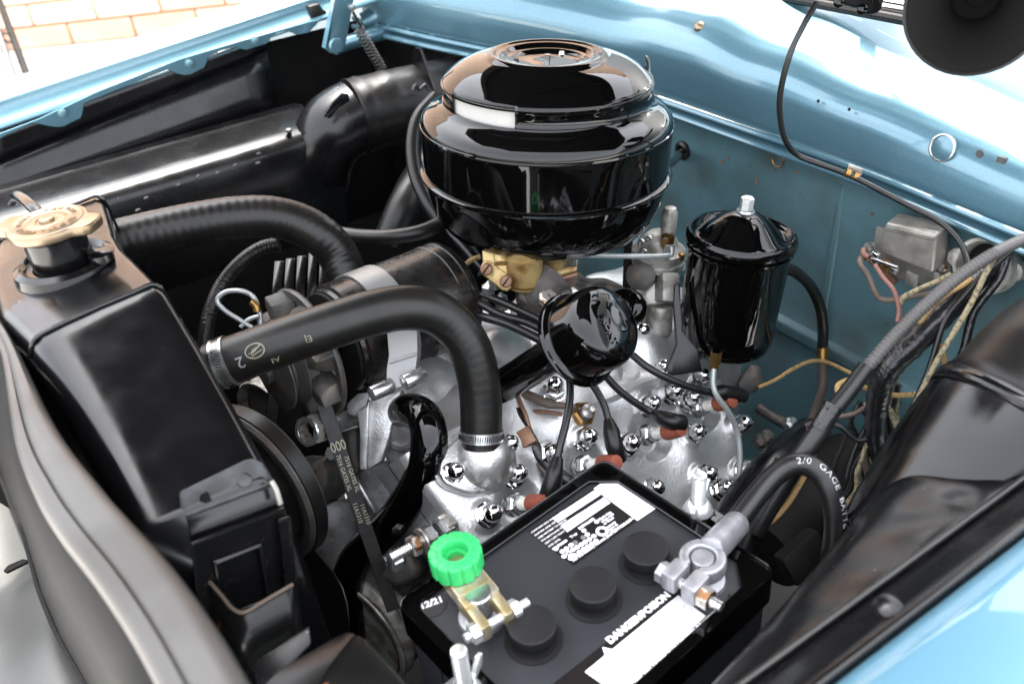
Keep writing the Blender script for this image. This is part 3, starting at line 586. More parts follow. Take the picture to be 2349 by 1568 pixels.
hs_ = wire('taped_harness', 'black taped wire harness passing through a rusty copper clip by the water outlet', 'harness', [(1150, 880, .96), (1175, 930, .95), (1200, 975, .94), (1225, 1025, .93), (1262, 1072, .925), (1310, 1110, .92)], .0078, M['tape'], None, [('loose_wire', [(1165, 890, .955), (1180, 950, .948), (1200, 1010, .935), (1235, 1062, .925), (1262, 1098, .92)], .003, M['brownw']), ('loose_wire', [(1178, 880, .953), (1190, 915, .946), (1205, 950, .938), (1215, 985, .935)], .0026, M['copper'])])
cp0 = pd(1207, 1003, .922); ca = W3(.85, -.5, 0); cb_ = W3(.45, .8, -.3)
ob('clip_block', MB().box(cp0, ca, cb_, ca.cross(cb_), .017, .019, .012), M['copper'], hs_, bevel=.002)
ob('clip_tab', MB().box(pd(1182, 1012, .93), W3(.9, .3, 0), W3(-.3, .9, -.2), W3(0, .2, .9), .018, .014, .002), M['rustnut'], hs_, bevel=.0005)
sn = thing('temperature_sender', 'small brass hex sender with a dark lead on the head behind the wires', 'sender', PH(1330, 950))
sb = PH(1326, 955, .004); ob('sender_hex', MB().lathe(sb, HN, [(.014, -.004), (.014, .014), (.011, .016)], 6), M['brass'], sn, angle=20)
ob('sender_stud', MB().lathe(sb, HN, [(.008, .015), (.008, .022), (.004, .024), (.003, .03), (0, .03)], 14), M['rustnut'], sn)
ob('sender_lead', MB().tube([pd(1318, 933, .95), pd(1290, 930, .945), pd(1255, 925, .945), pd(1225, 912, .95), pd(1195, 900, .955)], [.0035, .0035, .005, .0055, .0055], 12, 6), M['brownw'], sn)
ob('sender_wire', MB().tube([pd(1290, 950, .945), pd(1255, 945, .945), pd(1215, 943, .95), pd(1160, 940, .955)], .0022, 8, 6), M['copper'], sn)
# ------------------------------------------------------------------ air cleaner
AX = V((.096, -.013, 1)).normalized(); A0 = pd(1252, 384, 1.0)
ac = thing('air_cleaner', 'big round gloss black oil bath air cleaner with a domed lid', 'air cleaner', A0-AX*.07)
ob('lower_bowl', MB().lathe(A0, AX, [(.05, -.0715), (.085, -.0710), (.106, -.0665), (.1205, -.057), (.1295, -.043), (.1345, -.027), (.1372, -.010), (.138, 0)], 96), M['gloss'], ac)
ob('upper_body', MB().lathe(A0, AX, [(.138, 0), (.1385, .02), (.139, .042), (.1395, .054), (.1392, .0585), (.1372, .0635), (.1335, .068), (.128, .0715), (.121, .0745), (.1165, .077), (.1145, .0805), (.113, .0805), (.108, .079), (.106, .076)], 96), M['gloss'], ac)
ob('seam_bead', MB().lathe(A0, AX, [(.137, -.004), (.1412, -.0032), (.1427, -.001), (.1424, .0012), (.140, .0026), (.137, .003)], 96), M['gloss'], ac)
ob('body_crease', MB().lathe(A0, AX, [(.139, .0515), (.1406, .0535), (.1402, .0556), (.138, .0575)], 96), M['gloss'], ac)
uC, vC, _ = frame(AX, W3(1, 0, 0))
def aang(x, y): p = pd(x, y, 1.0)-A0; return math.atan2(p.dot(vC), p.dot(uC))
ob('inner_collar_reflection', MB().lathe(A0, AX, [(.1095, .078), (.1095, .101)], 96), M['collarrefl'], ac)  # inner collar wall, its white colour stands for a bright reflection
# collar strip: starts at the sharp edge in front, wraps round the right and curls outwards
c0, c1 = math.radians(-108), math.radians(24); cs_ = []
for i in range(61):
    t = i/60; a = c0+(c1-c0)*t; r = .1135+.010*sst((t-.86)/.14); up = .009*sst((t-.88)/.12)
    d = uC*math.cos(a)+vC*math.sin(a); cs_.append([A0+AX*(h+up)+d*(r+k) for h, k in ((.0800, 0), (.0815, .0015), (.083, .0005), (.092, 0), (.094, .0012), (.0965, .0012), (.098, 0), (.103, .0))])
ob('collar_strip', MB().loft(cs_), M['gloss'], ac, thick=.0012)
c0, c1 = math.radians(-180), math.radians(-152)
cs_ = []
for i in range(13):
    a = c0+(c1-c0)*i/12; d = uC*math.cos(a)+vC*math.sin(a); cs_.append([A0+AX*h+d*.113 for h in (.080, .101)])
ob('collar_strip', MB().loft(cs_), M['gloss'], ac, thick=.0012)
ob('lid', MB().lathe(A0, AX, [(.106, .0985), (.1105, .0985), (.1128, .0996), (.1134, .1010), (.1128, .1026), (.1108, .1044), (.107, .1078), (.101, .1124), (.094, .1165), (.086, .1200), (.077, .1226), (.0695, .1240), (.0665, .1246), (.0650, .1258), (.0635, .1276), (.0610, .1284), (.0580, .1283), (.0560, .1274), (.0540, .1270), (.0500, .1270), (.0475, .1262), (.0455, .1238), (.0425, .1230), (.0390, .1230), (.0365, .1222), (.0345, .1198), (.0300, .1190), (.018, .1188), (.010, .1190), (0, .1190)], 128), M['gloss'], ac)
ob('lid_groove', MB().lathe(A0, AX, [(.1125, .0968), (.1148, .0972), (.1150, .0983), (.1125, .0985)], 96), M['gloss'], ac)
ob('wing_stud', MB().lathe(A0, AX, [(.0075, .1160), (.0075, .1185), (.0035, .119), (.0033, .126), (0, .1265)], 14), M['zinc'], ac)
for k in range(3):
    a = math.radians(60+120*k); ob('lid_rivet', MB().lathe(A0+(uC*math.cos(a)+vC*math.sin(a))*.034, AX, [(.004, .1190), (.003, .1220), (0, .1225)], 12), M['chrome' if k == 0 else 'gloss'], ac)
ob('side_pipe', MB().tube([PX(1500, 400, .62), PX(1545, 370, .74), PX(1563, 347, .815)], .006, 12, 5), M['gloss'], ac)
# ------------------------------------------------------------------ carburettor
cbt = thing('carburettor', 'varnish stained gold carburettor with two slotted brass screws under the air cleaner', 'carburettor', pd(1220, 680, .98))
C0 = pd(1203, 615, .955)
ob('bowl_rim', MB().lathe(C0, AX, [(.0195, -.0165), (.0208, -.016), (.0208, -.0145), (.0195, -.014)], 32), M['brass'], cbt)
ob('float_bowl', MB().lathe(C0, AX, [(0, -.0235), (.014, -.0232), (.0185, -.0205), (.0198, -.016), (.020, 0), (.020, .012), (.0215, .0125), (.0215, .017), (.020, .0175), (.020, .03), (.021, .036)], 40), M['carb'], cbt)
ca1 = W3(.93, .37, 0); cn1 = W3(-.12, .18, -.95).normalized(); cy1 = cn1.cross(ca1)
ob('jet_cover', MB().prism([pd(x, y, .945) for x, y in ((1104, 606), (1112, 597), (1120, 597), (1160, 626), (1172, 642), (1173, 660), (1163, 668), (1150, 664), (1106, 628))], W3(0, 0, .012)), M['carb'], cbt, bevel=.0015)
ob('bowl_body', MB().prism([pd(x, y, .95) for x, y in ((1103, 545), (1200, 552), (1205, 640), (1168, 648), (1108, 612))], W3(0, 0, .03)), M['carb'], cbt, bevel=.003)
ob('bowl_boss', MB().tube([pd(1148, 560, .952), pd(1150, 605, .945)], .008, 12, 1), M['carb'], cbt, bevel=.001)
ob('bowl_flange', MB().prism([pd(x, y, .945) for x, y in ((1100, 548), (1225, 566), (1245, 560), (1245, 574), (1225, 580), (1100, 562))], W3(0, -.0, .035)), M['carb'], cbt, bevel=.002)
for x, y in ((1116, 617), (1161, 645)):
    p = pd(x, y, .938); ob('jet_screw', MB().lathe(p, cn1, [(.0065, -.004), (.0068, .002), (.0055, .0035), (0, .004)], 20), M['copper'], cbt)
    ob('screw_slot', MB().box(p+cn1*.0038, W3(.6, -.8, -.1), W3(.8, .6, 0), cn1, .011, .0016, .001), M['chassis'], cbt)
V1 = pd(1268, 610, .985)
ob('venturi', MB().lathe(V1, AX, [(.018, -.02), (.018, -.012), (.0155, -.010), (.0155, .01), (.019, .014), (.019, .03)], 28), M['carb'], cbt)
ob('base_flange', MB().prism([pd(x, y, .972) for x, y in ((1236, 618), (1290, 614), (1322, 602), (1326, 614), (1322, 624), (1285, 634), (1240, 636))], W3(0, .01, .04)), M['carb'], cbt, bevel=.0025)
ob('gasket', MB().prism([pd(x, y, .970) for x, y in ((1236, 637), (1285, 636), (1324, 625), (1324, 631), (1285, 643), (1238, 644))], W3(0, .01, .04)), M['copper'], cbt)
ob('flange_bolt', MB().lathe(pd(1316, 606, .975), AX, [(.006, 0), (.006, .012), (.004, .014), (0, .014)], 12), M['zinc'], cbt)
ob('throttle_body', MB().tube([pd(1255, 648, .98), pd(1240, 672, .975), pd(1252, 700, .985)], [.034, .028, .032], 20, 5), M['riser'], cbt)
ob('riser_foot', MB().prism([pd(x, y, .955) for x, y in ((1185, 668), (1225, 655), (1310, 660), (1325, 690), (1290, 722), (1245, 742), (1215, 705), (1190, 690))], W3(0, .015, .04)), M['riser'], cbt, bevel=.004)
ob('riser_nut', MB().lathe(pd(1256, 684, .945), W3(.1, -.5, -.8), [(.010, -.004), (.010, .004), (.007, .006), (0, .006)], 8), M['rustnut'], cbt, angle=20)
for x, y, d in ((1137, 640, .965), (1120, 665, .98), (1150, 690, .985), (1185, 705, .985)): ob('riser_nut', MB().lathe(pd(x, y, d), AX, [(.008, -.01), (.008, .005), (.005, .007), (0, .012)], 6), M['zinc'], cbt, angle=20)
wire('choke_wire', 'golden brown wire arcing behind the carburettor bowl', 'wire', [(1052, 640, 1.02), (1062, 615, 1.02), (1080, 597, 1.02), (1102, 588, 1.02)], .0030, M['yelw'])
wire('fuel_line', 'pale grey steel fuel line running level from the carburettor to the fuel pump', 'pipe', [(1284, 577, .985), (1305, 582, .985), (1340, 584, .99), (1420, 587, 1.01), (1500, 588, 1.025), (1532, 586, 1.03), (1541, 580, 1.03), (1540, 566, 1.03)], .0032, M['steel'])
# fuel pump
fp = thing('fuel_pump', 'weathered grey die cast fuel pump between the air cleaner and the oil filter', 'pump', pd(1510, 770, 1.09))
F0 = pd(1510, 580, 1.075)
ob('pump_cover', MB().lathe(F0, AX, [(.033, -.014), (.033, -.008), (.031, -.006), (.031, -.002), (.033, 0), (.033, .006), (.026, .010), (.020, .022), (.014, .027), (0, .028)], 28), M['pump'], fp)
ob('outlet_neck', MB().lathe(pd(1532, 540, 1.06), AX, [(.0095, -.012), (.0095, .03), (.007, .036), (0, .038)], 18), M['pump'], fp)
ob('brass_nut', MB().lathe(pd(1530, 556, 1.045), AX, [(.0085, -.004), (.0085, .008)], 6), M['brass'], fp, angle=20)
ob('flare_nut', MB().lathe(pd(1535, 568, 1.04), AX, [(.007, -.006), (.007, .004), (.005, .006)], 6), M['zinc'], fp, angle=20)
ob('pump_body', MB().prism([pd(x, y, 1.07) for x, y in ((1478, 598), (1552, 604), (1548, 690), (1530, 775), (1492, 778), (1484, 735), (1450, 720), (1440, 680), (1470, 690), (1482, 650))], W3(0, 0, .045)), M['pump'], fp, bevel=.006, seg=3)
ob('pump_boss', MB().box(pd(1530, 660, 1.06), W3(1, .05, .2), W3(0, 1, 0), W3(-.2, 0, 1), .022, .035, .03), M['pump'], fp, bevel=.003)
ob('pump_foot', MB().tube([pd(1515, 700, 1.06), pd(1510, 765, 1.07)], .016, 16, 1), M['pump'], fp, bevel=.003)
ob('pump_arm', MB().lathe(pd(1470, 632, 1.06), W3(-.3, .1, -.9), [(.018, -.01), (.018, .002), (.013, .004), (0, .005)], 18), M['darkmet'], fp)
ob('mount_ear', MB().prism([pd(x, y, 1.05) for x, y in ((1428, 668), (1446, 662), (1470, 690), (1476, 716), (1440, 706), (1424, 690))], W3(0, 0, .012)), M['pump'], fp, bevel=.003)
for x, y in ((1472, 556), (1490, 548), (1562, 588), (1478, 578)): ob('cover_screw', MB().lathe(pd(x, y, 1.055), AX, [(.0045, -.004), (.0045, .003), (.003, .0045), (0, .005)], 10), M['brass' if x > 1550 else 'zinc'], fp)
wire('breather_hose', 'short black U shaped hose beside the fuel pump behind the filler cap', 'hose', [(1400, 690, 1.04), (1440, 680, 1.03), (1462, 698, 1.02), (1458, 722, 1.02), (1436, 735, 1.03)], .011, M['gloss'])
wire('throttle_rod', 'dark upright rod standing between carburettor and fuel pump', 'rod', [(1442, 530, 1.08), (1440, 600, 1.08), (1437, 690, 1.08)], .0055, M['chassis'])
wire('heater_pipe', 'dark curved pipe on the firewall side behind the carburettor', 'pipe', [(1320, 640, 1.10), (1345, 655, 1.09), (1385, 656, 1.10), (1420, 672, 1.10)], .010, M['darkmet'])
# ------------------------------------------------------------------ oil filter
OA = (AX+V((.035, -.0, 0))).normalized(); O0 = pd(1702, 534, .965)
of = thing('oil_filter', 'gloss black oil filter canister with a conical lid and chrome centre bolt', 'oil filter', O0-OA*.16)
ob('canister', MB().lathe(O0, OA, [(.0, -.146), (.030, -.145), (.046, -.142), (.0525, -.136), (.0545, -.128), (.0550, -.11), (.0562, -.03), (.0565, -.006)], 64), M['gloss'], of)
ob('filter_lid', MB().lathe(O0, OA, [(.0565, -.012), (.0605, -.010), (.0612, -.006), (.0605, 0), (.0585, .0025), (.0555, .002), (.0535, -.001), (.050, -.003), (.0475, -.002), (.0445, .0005), (.038, .0062), (.030, .0132), (.0225, .0190), (.0160, .0228), (.0115, .0245), (0, .025)], 64), M['gloss'], of)
ob('lid_ring', MB().lathe(O0, OA, [(.0575, -.018), (.059, -.0165), (.0592, -.0145), (.0575, -.0135)], 64), M['gloss'], of)
ob('centre_bolt', MB().lathe(O0, OA, [(.0095, .0245), (.0100, .0258), (.0095, .0275)], 28).lathe(O0, OA, [(.0074, .0270), (.0074, .0405), (.006, .0417), (0, .042)], 6), M['zincw'], of, angle=25)
ob('mount_bracket', MB().prism([pd(x, y, .985) for x, y in ((1548, 650), (1560, 648), (1566, 760), (1600, 800), (1612, 852), (1540, 862), (1528, 842), (1552, 790), (1545, 700))], W3(0, 0, .008)), M['satin'], of, bevel=.002)
ob('drain_fitting', MB().lathe(pd(1641, 822, .985), OA, [(.0065, -.006), (.0065, .010)], 6), M['brass'], of, angle=20)
ob('flare_nut', MB().lathe(pd(1638, 836, .985), OA, [(.0055, -.006), (.0055, .004)], 6), M['brass'], of, angle=20)
ob('oil_line', MB().tube([pd(1638, 840, .985), pd(1636, 880, .985), pd(1645, 908, .985), pd(1668, 940, .99), pd(1690, 985, 1.0), pd(1698, 1045, 1.0), pd(1693, 1110, 1.0)], .0033, 10, 6), M['steel'], of)
oh = wire('oil_hose', 'black oil hose curving from the filter side down to a brass fitting by the firewall', 'hose', [(1790, 612, 1.0), (1825, 624, 1.02), (1858, 655, 1.06), (1880, 700, 1.09), (1888, 750, 1.11), (1887, 800, 1.12)], .0068, M['rubber'], None, [('hose_end', [(1888, 795, 1.12), (1888, 832, 1.12)], .0075, M['brass']), ('steel_tube', [(1888, 830, 1.12), (1887, 890, 1.12), (1872, 935, 1.10), (1858, 975, 1.08), (1848, 1000, 1.07)], .0055, M['brownw'])])
# ------------------------------------------------------------------ oil filler tube with breather cap
ft = thing('oil_filler', 'gloss black oil filler tube with a domed breather cap embossed FRONT', 'filler', pd(1075, 930, .97))
FA = (W3(.60, -.33, 0)+W3(0, 0, -.73)).normalized()
R0 = pd(1326, 778, .862)                      # rim centre
ob('filler_tube', MB().tube([pd(1040, 955, .985), pd(1140, 893, .955), R0-FA*.01], .0185, 28, 4), M['gloss'], ft)
ob('breather_cap', MB().lathe(R0, FA, [(.020, -.004), (.0470, -.0038), (.0486, -.0025), (.0486, -.0008), (.0470, .0002), (.0466, .0010), (.0478, .0022), (.0472, .0036), (.0440, .0046), (.0425, .006), (.0418, .026), (.0410, .036), (.0388, .0430), (.035, .0475), (.029, .0500), (.018, .0512), (0, .0515)], 72), M['gloss'], ft)
ub = W3(.50, .86, 0); ub = (ub-FA*ub.dot(FA)).normalized(); vb = FA.cross(ub)
T0 = R0+FA*.0515
ec = T0+(W3(.0085, -.0075, 0)-FA*W3(.0085, -.0075, 0).dot(FA))
el_ = MB(); rings = []
for r, h in ((1.10, -.0012), (1.0, .0004), (.90, .0008), (.80, .0002), (.6, -.0004), (.3, -.0004)):
    rings.append(el_.ring([ec+ub*math.cos(2*math.pi*k/36)*.0165*r+vb*math.sin(2*math.pi*k/36)*.0105*r+FA*h for k in range(36)]))
for a, b in zip(rings, rings[1:]): el_.bridge(a, b)
el_.f.append(tuple(rings[-1])); ob('cap_emblem', el_, M['gloss'], ft)
t0_ = PN(1372, 722, T0, FA)
text('cap_lettering', 'FRONT', .0098, t0_-vb*.001, ub, vb, M['gloss'], ft, ext=.0013, bold=.0002)
for x, y, dx, dy in ((1262, 713, -22, 6), (1345, 858, 0, 20)):
    p = pd(x, y, .875); ob('cap_spring', MB().prism([pd(x-8, y-8, .875), pd(x+8, y+6, .875), pd(x+dx+4, y+dy+4, .885), pd(x+dx, y+dy, .885)], W3(0, 0, .002)), M['darkmet'], ft)
# ------------------------------------------------------------------ generator, its fan, strap and bracket
ge = thing('generator', 'dark rust speckled generator with a silver strap and vaned pulley fan', 'generator', PY(850, 750, .79)-V((0, 0, .07)))
GA = (EX+V((0, 0, .02))).normalized(); G0 = PY(850, 748, .79)
ob('generator_body', MB().lathe(G0, GA, [(.018, -.048), (.05, -.047), (.0565, -.044), (.058, -.040), (.0615, -.038), (.0615, .088), (.0625, .089), (.0625, .094), (.061, .095), (.061, .101), (.0625, .102), (.0622, .107), (.058, .113), (.03, .118), (0, .119)], 64), M['genblk'], ge)
sa, sb_ = -.012, .022
ob('strap_band', MB().lathe(G0, GA, [(.0619, sa), (.0638, sa), (.0638, sb_), (.0619, sb_)], 64, ref=V((0, 0, 1)), a0=math.radians(-100), a1=math.radians(128)), M['strap'], ge)
st0 = [z5(x, y) for x, y in ((1468, 590), (1690, 560), (1697, 850), (1680, 960), (1655, 1060), (1470, 1110), (1470, 960), (1487, 850))]
ob('strap_tail', MB().prism([pd(x, y, .893) for x, y in st0], W3(0, .1, 1)*.003), M['strap'], ge, bevel=.0006, seg=1)
ob('strap_crease', MB().tube([pd(*z5(1490, 905), .891), pd(*z5(1690, 842), .891)], .0018, 8, 1), M['strap'], ge)
for x, y in ((872, 894), (946, 868)):
    q = pd(x, y, .886); ob('strap_lug', MB().tube([q-GA*.011, q+GA*.014], .0080, 18, 1), M['zinc'], ge, bevel=.0015)
ob('lug_bolt', MB().lathe(pd(857, 899, .884), GA*-1, [(.0065, -.01), (.0065, .002), (.004, .0045), (0, .005)], 14), M['zinc'], ge)
# front fan: disc with windows and cupped vanes
FC = G0-GA*.082
fanb = MB(); fanb.lathe(FC, GA, [(.062, .000), (.0705, .000), (.072, .003), (.0705, .006), (.062, .006), (.062, 0)], 64)
ob('fan_rim', fanb, M['darkmet'], ge)
fv = MB()
u3, v3, _ = frame(GA, Z3)
for k in range(8):
    a0 = math.radians(12+45*k); 
    q = [(FC+GA*.001+(u3*math.cos(a0+da)+v3*math.sin(a0+da))*r) for r, da in ((.022, -.55), (.066, -.20), (.066, .20), (.022, .28))]
    fv.prism(q, GA*.003)
ob('fan_spoke', fv, M['darkmet'], ge)
for k in range(8):
    a0 = math.radians(22+45*k); d0 = u3*math.cos(a0)+v3*math.sin(a0); t_ = GA.cross(d0)
    pts = lambda z, w: [FC-GA*z+d0*r+t_*(w*sgn) for r, sgn in ((.030, -.8), (.060, -1), (.071, 0), (.060, 1), (.030, .8), (.024, 0))]
    ob('fan_vane', MB().loft([pts(-.002, .017), pts(.010, .014), pts(.020, .007)], closed=True, caps=True), M['darkmet'], ge, bevel=.0015)
ob('pulley', MB().lathe(FC-GA*.026, GA, [(.0, -.024), (.014, -.024), (.014, -.018), (.036, -.016), (.047, -.013), (.047, -.0115), (.036, -.005), (.036, -.003), (.047, .0045), (.047, .006), (.034, .009), (.02, .022)], 48), M['darkmet'], ge)
ob('inner_disc', MB().lathe(G0-GA*.05, GA, [(.02, 0), (.055, .001), (.056, .004)], 40), M['chassis'], ge)
bk = thing('generator_bracket', 'grey cast generator bracket standing in front of the head behind the glossy pipe', 'bracket', pd(870, 1080, .93))
ob('bracket_web', MB().prism([pd(*z9(x, y), .93) for x, y in ((940, 110), (1075, 90), (1190, 55), (1150, 160), (1100, 400), (1045, 570), (940, 632), (935, 400))], W3(.1, .1, 1)*.012), M['alu2'], bk, bevel=.002)
ob('bracket_rib', MB().prism([pd(*z9(x, y), .922) for x, y in ((868, 215), (930, 178), (945, 110), (990, 95), (955, 140), (940, 630), (885, 630), (885, 350))], W3(0, .1, 1)*.02), M['alu2'], bk, bevel=.002)
ob('bracket_boss', MB().prism([pd(*z9(x, y), .935) for x, y in ((790, 160), (870, 80), (1000, 60), (1000, 130), (900, 220), (860, 260), (800, 230))], W3(0, .1, 1)*.02), M['greymet'], bk, bevel=.003)
# front cover, gusset, water pump body below
fc = thing('timing_cover', 'silver painted front engine cover with a grey web behind the black pipe and belt', 'engine cover', pd(850, 1350, .98))
ob('cover_web', MB().prism([pd(*z9(x, y), 1.0) for x, y in ((870, 640), (950, 620), (1060, 560), (1200, 600), (1400, 560), (1450, 780), (1560, 1100), (1300, 1450), (1000, 1450), (900, 900))], W3(.1, .1, 1)*.02), M['greymet'], fc, bevel=.003)
ob('cover_rib', MB().prism([pd(*z9(x, y), .985) for x, y in ((865, 690), (900, 740), (1030, 960), (1000, 985), (900, 830), (860, 760))], W3(.1, .1, 1)*.02), M['alu2'], fc, bevel=.003)
ob('cover_face', MB().prism([pd(*z9(x, y), .955) for x, y in ((1080, 180), (1200, 50), (1500, 0), (1640, 160), (1600, 330), (1480, 420), (1450, 560), (1200, 620), (1060, 580))], W3(.15, .15, 1)*.05), M['alu'], fc, bevel=.006)
ob('cover_hump', MB().lathe(pd(*z9(1330, 130), .97), HN*.5+W3(0, -.3, -.5), [(.0, .034), (.02, .032), (.042, .022), (.055, .006), (.060, -.01)], 28), M['alu'], fc)
ob('pipe_socket', MB().lathe(pd(*z9(1190, 300), .942), W3(-.55, -.1, -.8), [(.031, -.02), (.031, 0), (.028, .003), (.024, .003), (.023, -.02)], 32), M['alu2'], fc)
ob('head_side', MB().prism([pd(*z9(x, y), .935) for x, y in ((1380, 770), (1460, 830), (1580, 1090), (1640, 1300), (1500, 1300), (1420, 950), (1340, 1000))], W3(.1, .1, 1)*.03), M['greymet'], fc, bevel=.003)
ob('pump_casting', MB().tube([pd(*z9(620, 760), 1.02), pd(*z9(690, 950), 1.03), pd(*z9(800, 1230), 1.05), pd(*z9(900, 1500), 1.07)], [.055, .058, .062, .065], 28, 5), M['alu2'], fc)
ob('pump_nose', MB().tube([pd(*z9(520, 690), .955), pd(*z9(640, 690), .975), pd(*z9(760, 660), .99)], .025, 20, 3), M['darkmet'], fc, bevel=.002)
ob('nose_rib', MB().prism([pd(*z9(x, y), .95) for x, y in ((500, 610), (630, 530), (660, 545), (560, 650))], W3(0, .3, 1)*.02), M['darkmet'], fc, bevel=.002)
ob('cover_bolt', MB().lathe(pd(*z9(775, 805), .98), W3(-.3, -.5, -.8), [(.010, -.004), (.010, .004), (.006, .006), (0, .007)], 6), M['zinc'], fc, angle=20)
ob('cover_bolt', MB().lathe(pd(*z9(695, 515), .965), W3(-.5, -.2, -.8), [(.008, -.006), (.008, .005), (0, .006)], 6), M['zincw'], fc, angle=20)
ob('cover_stud', MB().lathe(pd(*z9(1130, 1265), .93), W3(-.8, .2, -.5), [(.010, -.01), (.010, .004), (.007, .005), (.007, .012), (0, .013)], 8), M['zinc'], fc, angle=20)
ob('fuel_boss', MB().prism([pd(*z9(x, y), .945) for x, y in ((1090, 1260), (1230, 1190), (1320, 1320), (1330, 1400), (1180, 1480), (1040, 1440), (960, 1400))], W3(.1, .2, 1)*.05), M['darkmet'], fc, bevel=.008, seg=3)
ob('dark_block', MB().prism([pd(*z9(x, y), .985) for x, y in ((740, 330), (800, 290), (880, 340), (885, 640), (840, 690), (790, 620), (750, 440))], W3(.1, .1, 1)*.04), M['darkmet'], fc, bevel=.004)
ob('dark_block', MB().prism([pd(*z9(x, y), 1.02) for x, y in ((250, 60), (620, 60), (760, 300), (720, 640), (560, 620), (480, 500), (300, 420), (180, 330))], W3(.1, .1, 1)*.04), M['chassis'], fc, bevel=.004)
hf = thing('hose_fitting', 'rust stained open hex fitting on a silver tube behind the lettered belt', 'fitting', pd(725, 985, .93))
h0 = pd(*z9(505, 355), .905); h1 = pd(*z9(640, 310), .93); ha = (h1-h0).normalized()
ob('fitting_hex', MB().lathe(h0, ha, [(.0095, .012), (.0105, 0), (.0165, 0), (.0175, .003), (.0175, .028), (.0155, .032)], 6, ref=Z3), M['rustnut'], hf, angle=25)
ob('fitting_bore', MB().lathe(h0, ha, [(.0103, -.0005), (.0103, .025), (0, .025)], 24), M['chassis'], hf)
ob('fitting_lip', MB().lathe(h0, ha, [(.0103, .001), (.0112, -.001), (.0150, -.001), (.016, .001)], 28), M['zinc'], hf)
ob('fitting_tube', MB().tube([h0+ha*.028, h0+ha*.075], .0135, 22, 1), M['zinc'], hf)
ob('fitting_collar', MB().lathe(h0+ha*.074, ha, [(.013, 0), (.017, 0), (.017, .012), (.014, .016)], 6), M['zinc'], hf, angle=25)
# ------------------------------------------------------------------ glossy by-pass pipe
bp_ = [(920, 952, .955), (928, 942, .93), (948, 942, .905), (972, 958, .885), (984, 995, .875), (980, 1050, .875), (962, 1105, .89), (932, 1155, .915), (890, 1205, .95), (845, 1248, .975), (812, 1290, .985), (797, 1340, .995), (795, 1400, 1.0), (800, 1460, 1.01)]
wire('bypass_pipe', 'thick glossy black curved pipe looping down between the belt and the water outlet', 'pipe', bp_, [.0165, .0185, .0190, .0190, .019, .019, .020], M['gloss'], seg=28)
# ------------------------------------------------------------------ belts and pulleys
bl = thing('fan_belt', 'black V belt with cream lettering running down in front of the grey web', 'belt', PX(890, 1370, .205))
def beltpts(xa, ya, xb, yb, X): return PX(xa, ya, X), PX(xb, yb, X)
t0, t1 = pd(700, 800, .885), pd(903, 1400, .955)
bdir = (t1-t0).normalized(); bn = (CAM-(t0+t1)/2); bn = (bn-bdir*bn.dot(bdir)).normalized(); bw = bdir.cross(bn).normalized()
if bw.dot(X3) < 0: bw = -bw
BWD = .0152
ob('belt_run', MB().prism([t0-bw*BWD/2, t0+bw*BWD/2, t0+bw*BWD*.36-bn*.009, t0-bw*BWD*.36-bn*.009], t1-t0), M['belt'], bl, bevel=.0008, seg=1)
up = pd(632, 850, .93), pd(618, 1060, .95)
d2 = (up[1]-up[0]).normalized(); w2 = d2.cross((CAM-up[0])).normalized()
ob('belt_run', MB().prism([up[0]-w2*.0065, up[0]+w2*.0065, up[0]+w2*.005-d2.cross(w2)*.009, up[0]-w2*.005-d2.cross(w2)*.009], up[1]-up[0]), M['rubber'], bl)
L_ = (t1-t0).length
def bat_(fr, side): return t0+(t1-t0)*fr+bw*side+bn*.0006
yv = 822; frac = lambda y: (y-822)/(1400-822)
ty = -bw if False else bn.cross(bdir)
for side in (-.0058, .0012):
    pass
uy_ = bn.cross(bdir)
for k, off in ((0, -.0050), (1, .0024)):
    s0_ = bat_(frac(1043), 0)+uy_*off
    text('belt_lettering', '7516 GATES XL', .0062, s0_+bdir*(.004*k), bdir, uy_, M['cream'], bl, ext=.0001, bold=.0001)
    text('belt_lettering', '11A1310', .0066, bat_(frac(1148), 0)+uy_*off+bdir*(.004*k), bdir, uy_, M['cream'], bl, ext=.0001, bold=.0001)
for off in (-.0055, .0002, .0058):
    c_ = bat_(frac(1026), 0)+uy_*off*.95
    ob('belt_emblem', MB().ringprism([c_+bdir*math.cos(a*.3927)*.0055+uy_*math.sin(a*.3927)*.0024 for a in range(16)], [c_+bdir*math.cos(a*.3927)*.0040+uy_*math.sin(a*.3927)*.0013 for a in range(16)], bn*.0002), M['cream'], bl)
WP = pd(593, 1112, .90)
wpul = thing('water_pump_pulley', 'large black pressed steel pulley half hidden behind the radiator tank', 'pulley', WP-V((0, 0, .08)))
PAx = V((math.cos(math.radians(22)), math.sin(math.radians(22)), -.09)).normalized()
ob('pulley_rim', MB().lathe(WP, PAx, [(.068, .016), (.085, .014), (.0865, .012), (.0865, -.006), (.084, -.009), (.077, -.010), (.073, -.008), (.068, .004), (.056, .010), (.030, .008), (.022, .004), (.012, .004), (0, .004)], 64), M['darkmet'], wpul)
ob('rim_belt', MB().lathe(WP, PAx, [(.0862, -.004), (.0885, -.0035), (.0885, .0105), (.0862, .011)], 64), M['rubber'], wpul)
for k in range(4):
    a = math.radians(20+90*k); u6, v6, _ = frame(PAx); ob('pulley_bolt', MB().lathe(WP-PAx*.001+(u6*math.cos(a)+v6*math.sin(a))*.02, -PAx, [(.005, -.006), (.005, .004), (0, .005)], 6), M['zinc'], wpul, angle=20)
CP = pd(814, 1450, 1.03)
cpul = thing('crank_pulley', 'twin groove crank pulley with a worn brown steel face at the bottom edge', 'pulley', CP-V((0, 0, .1)))
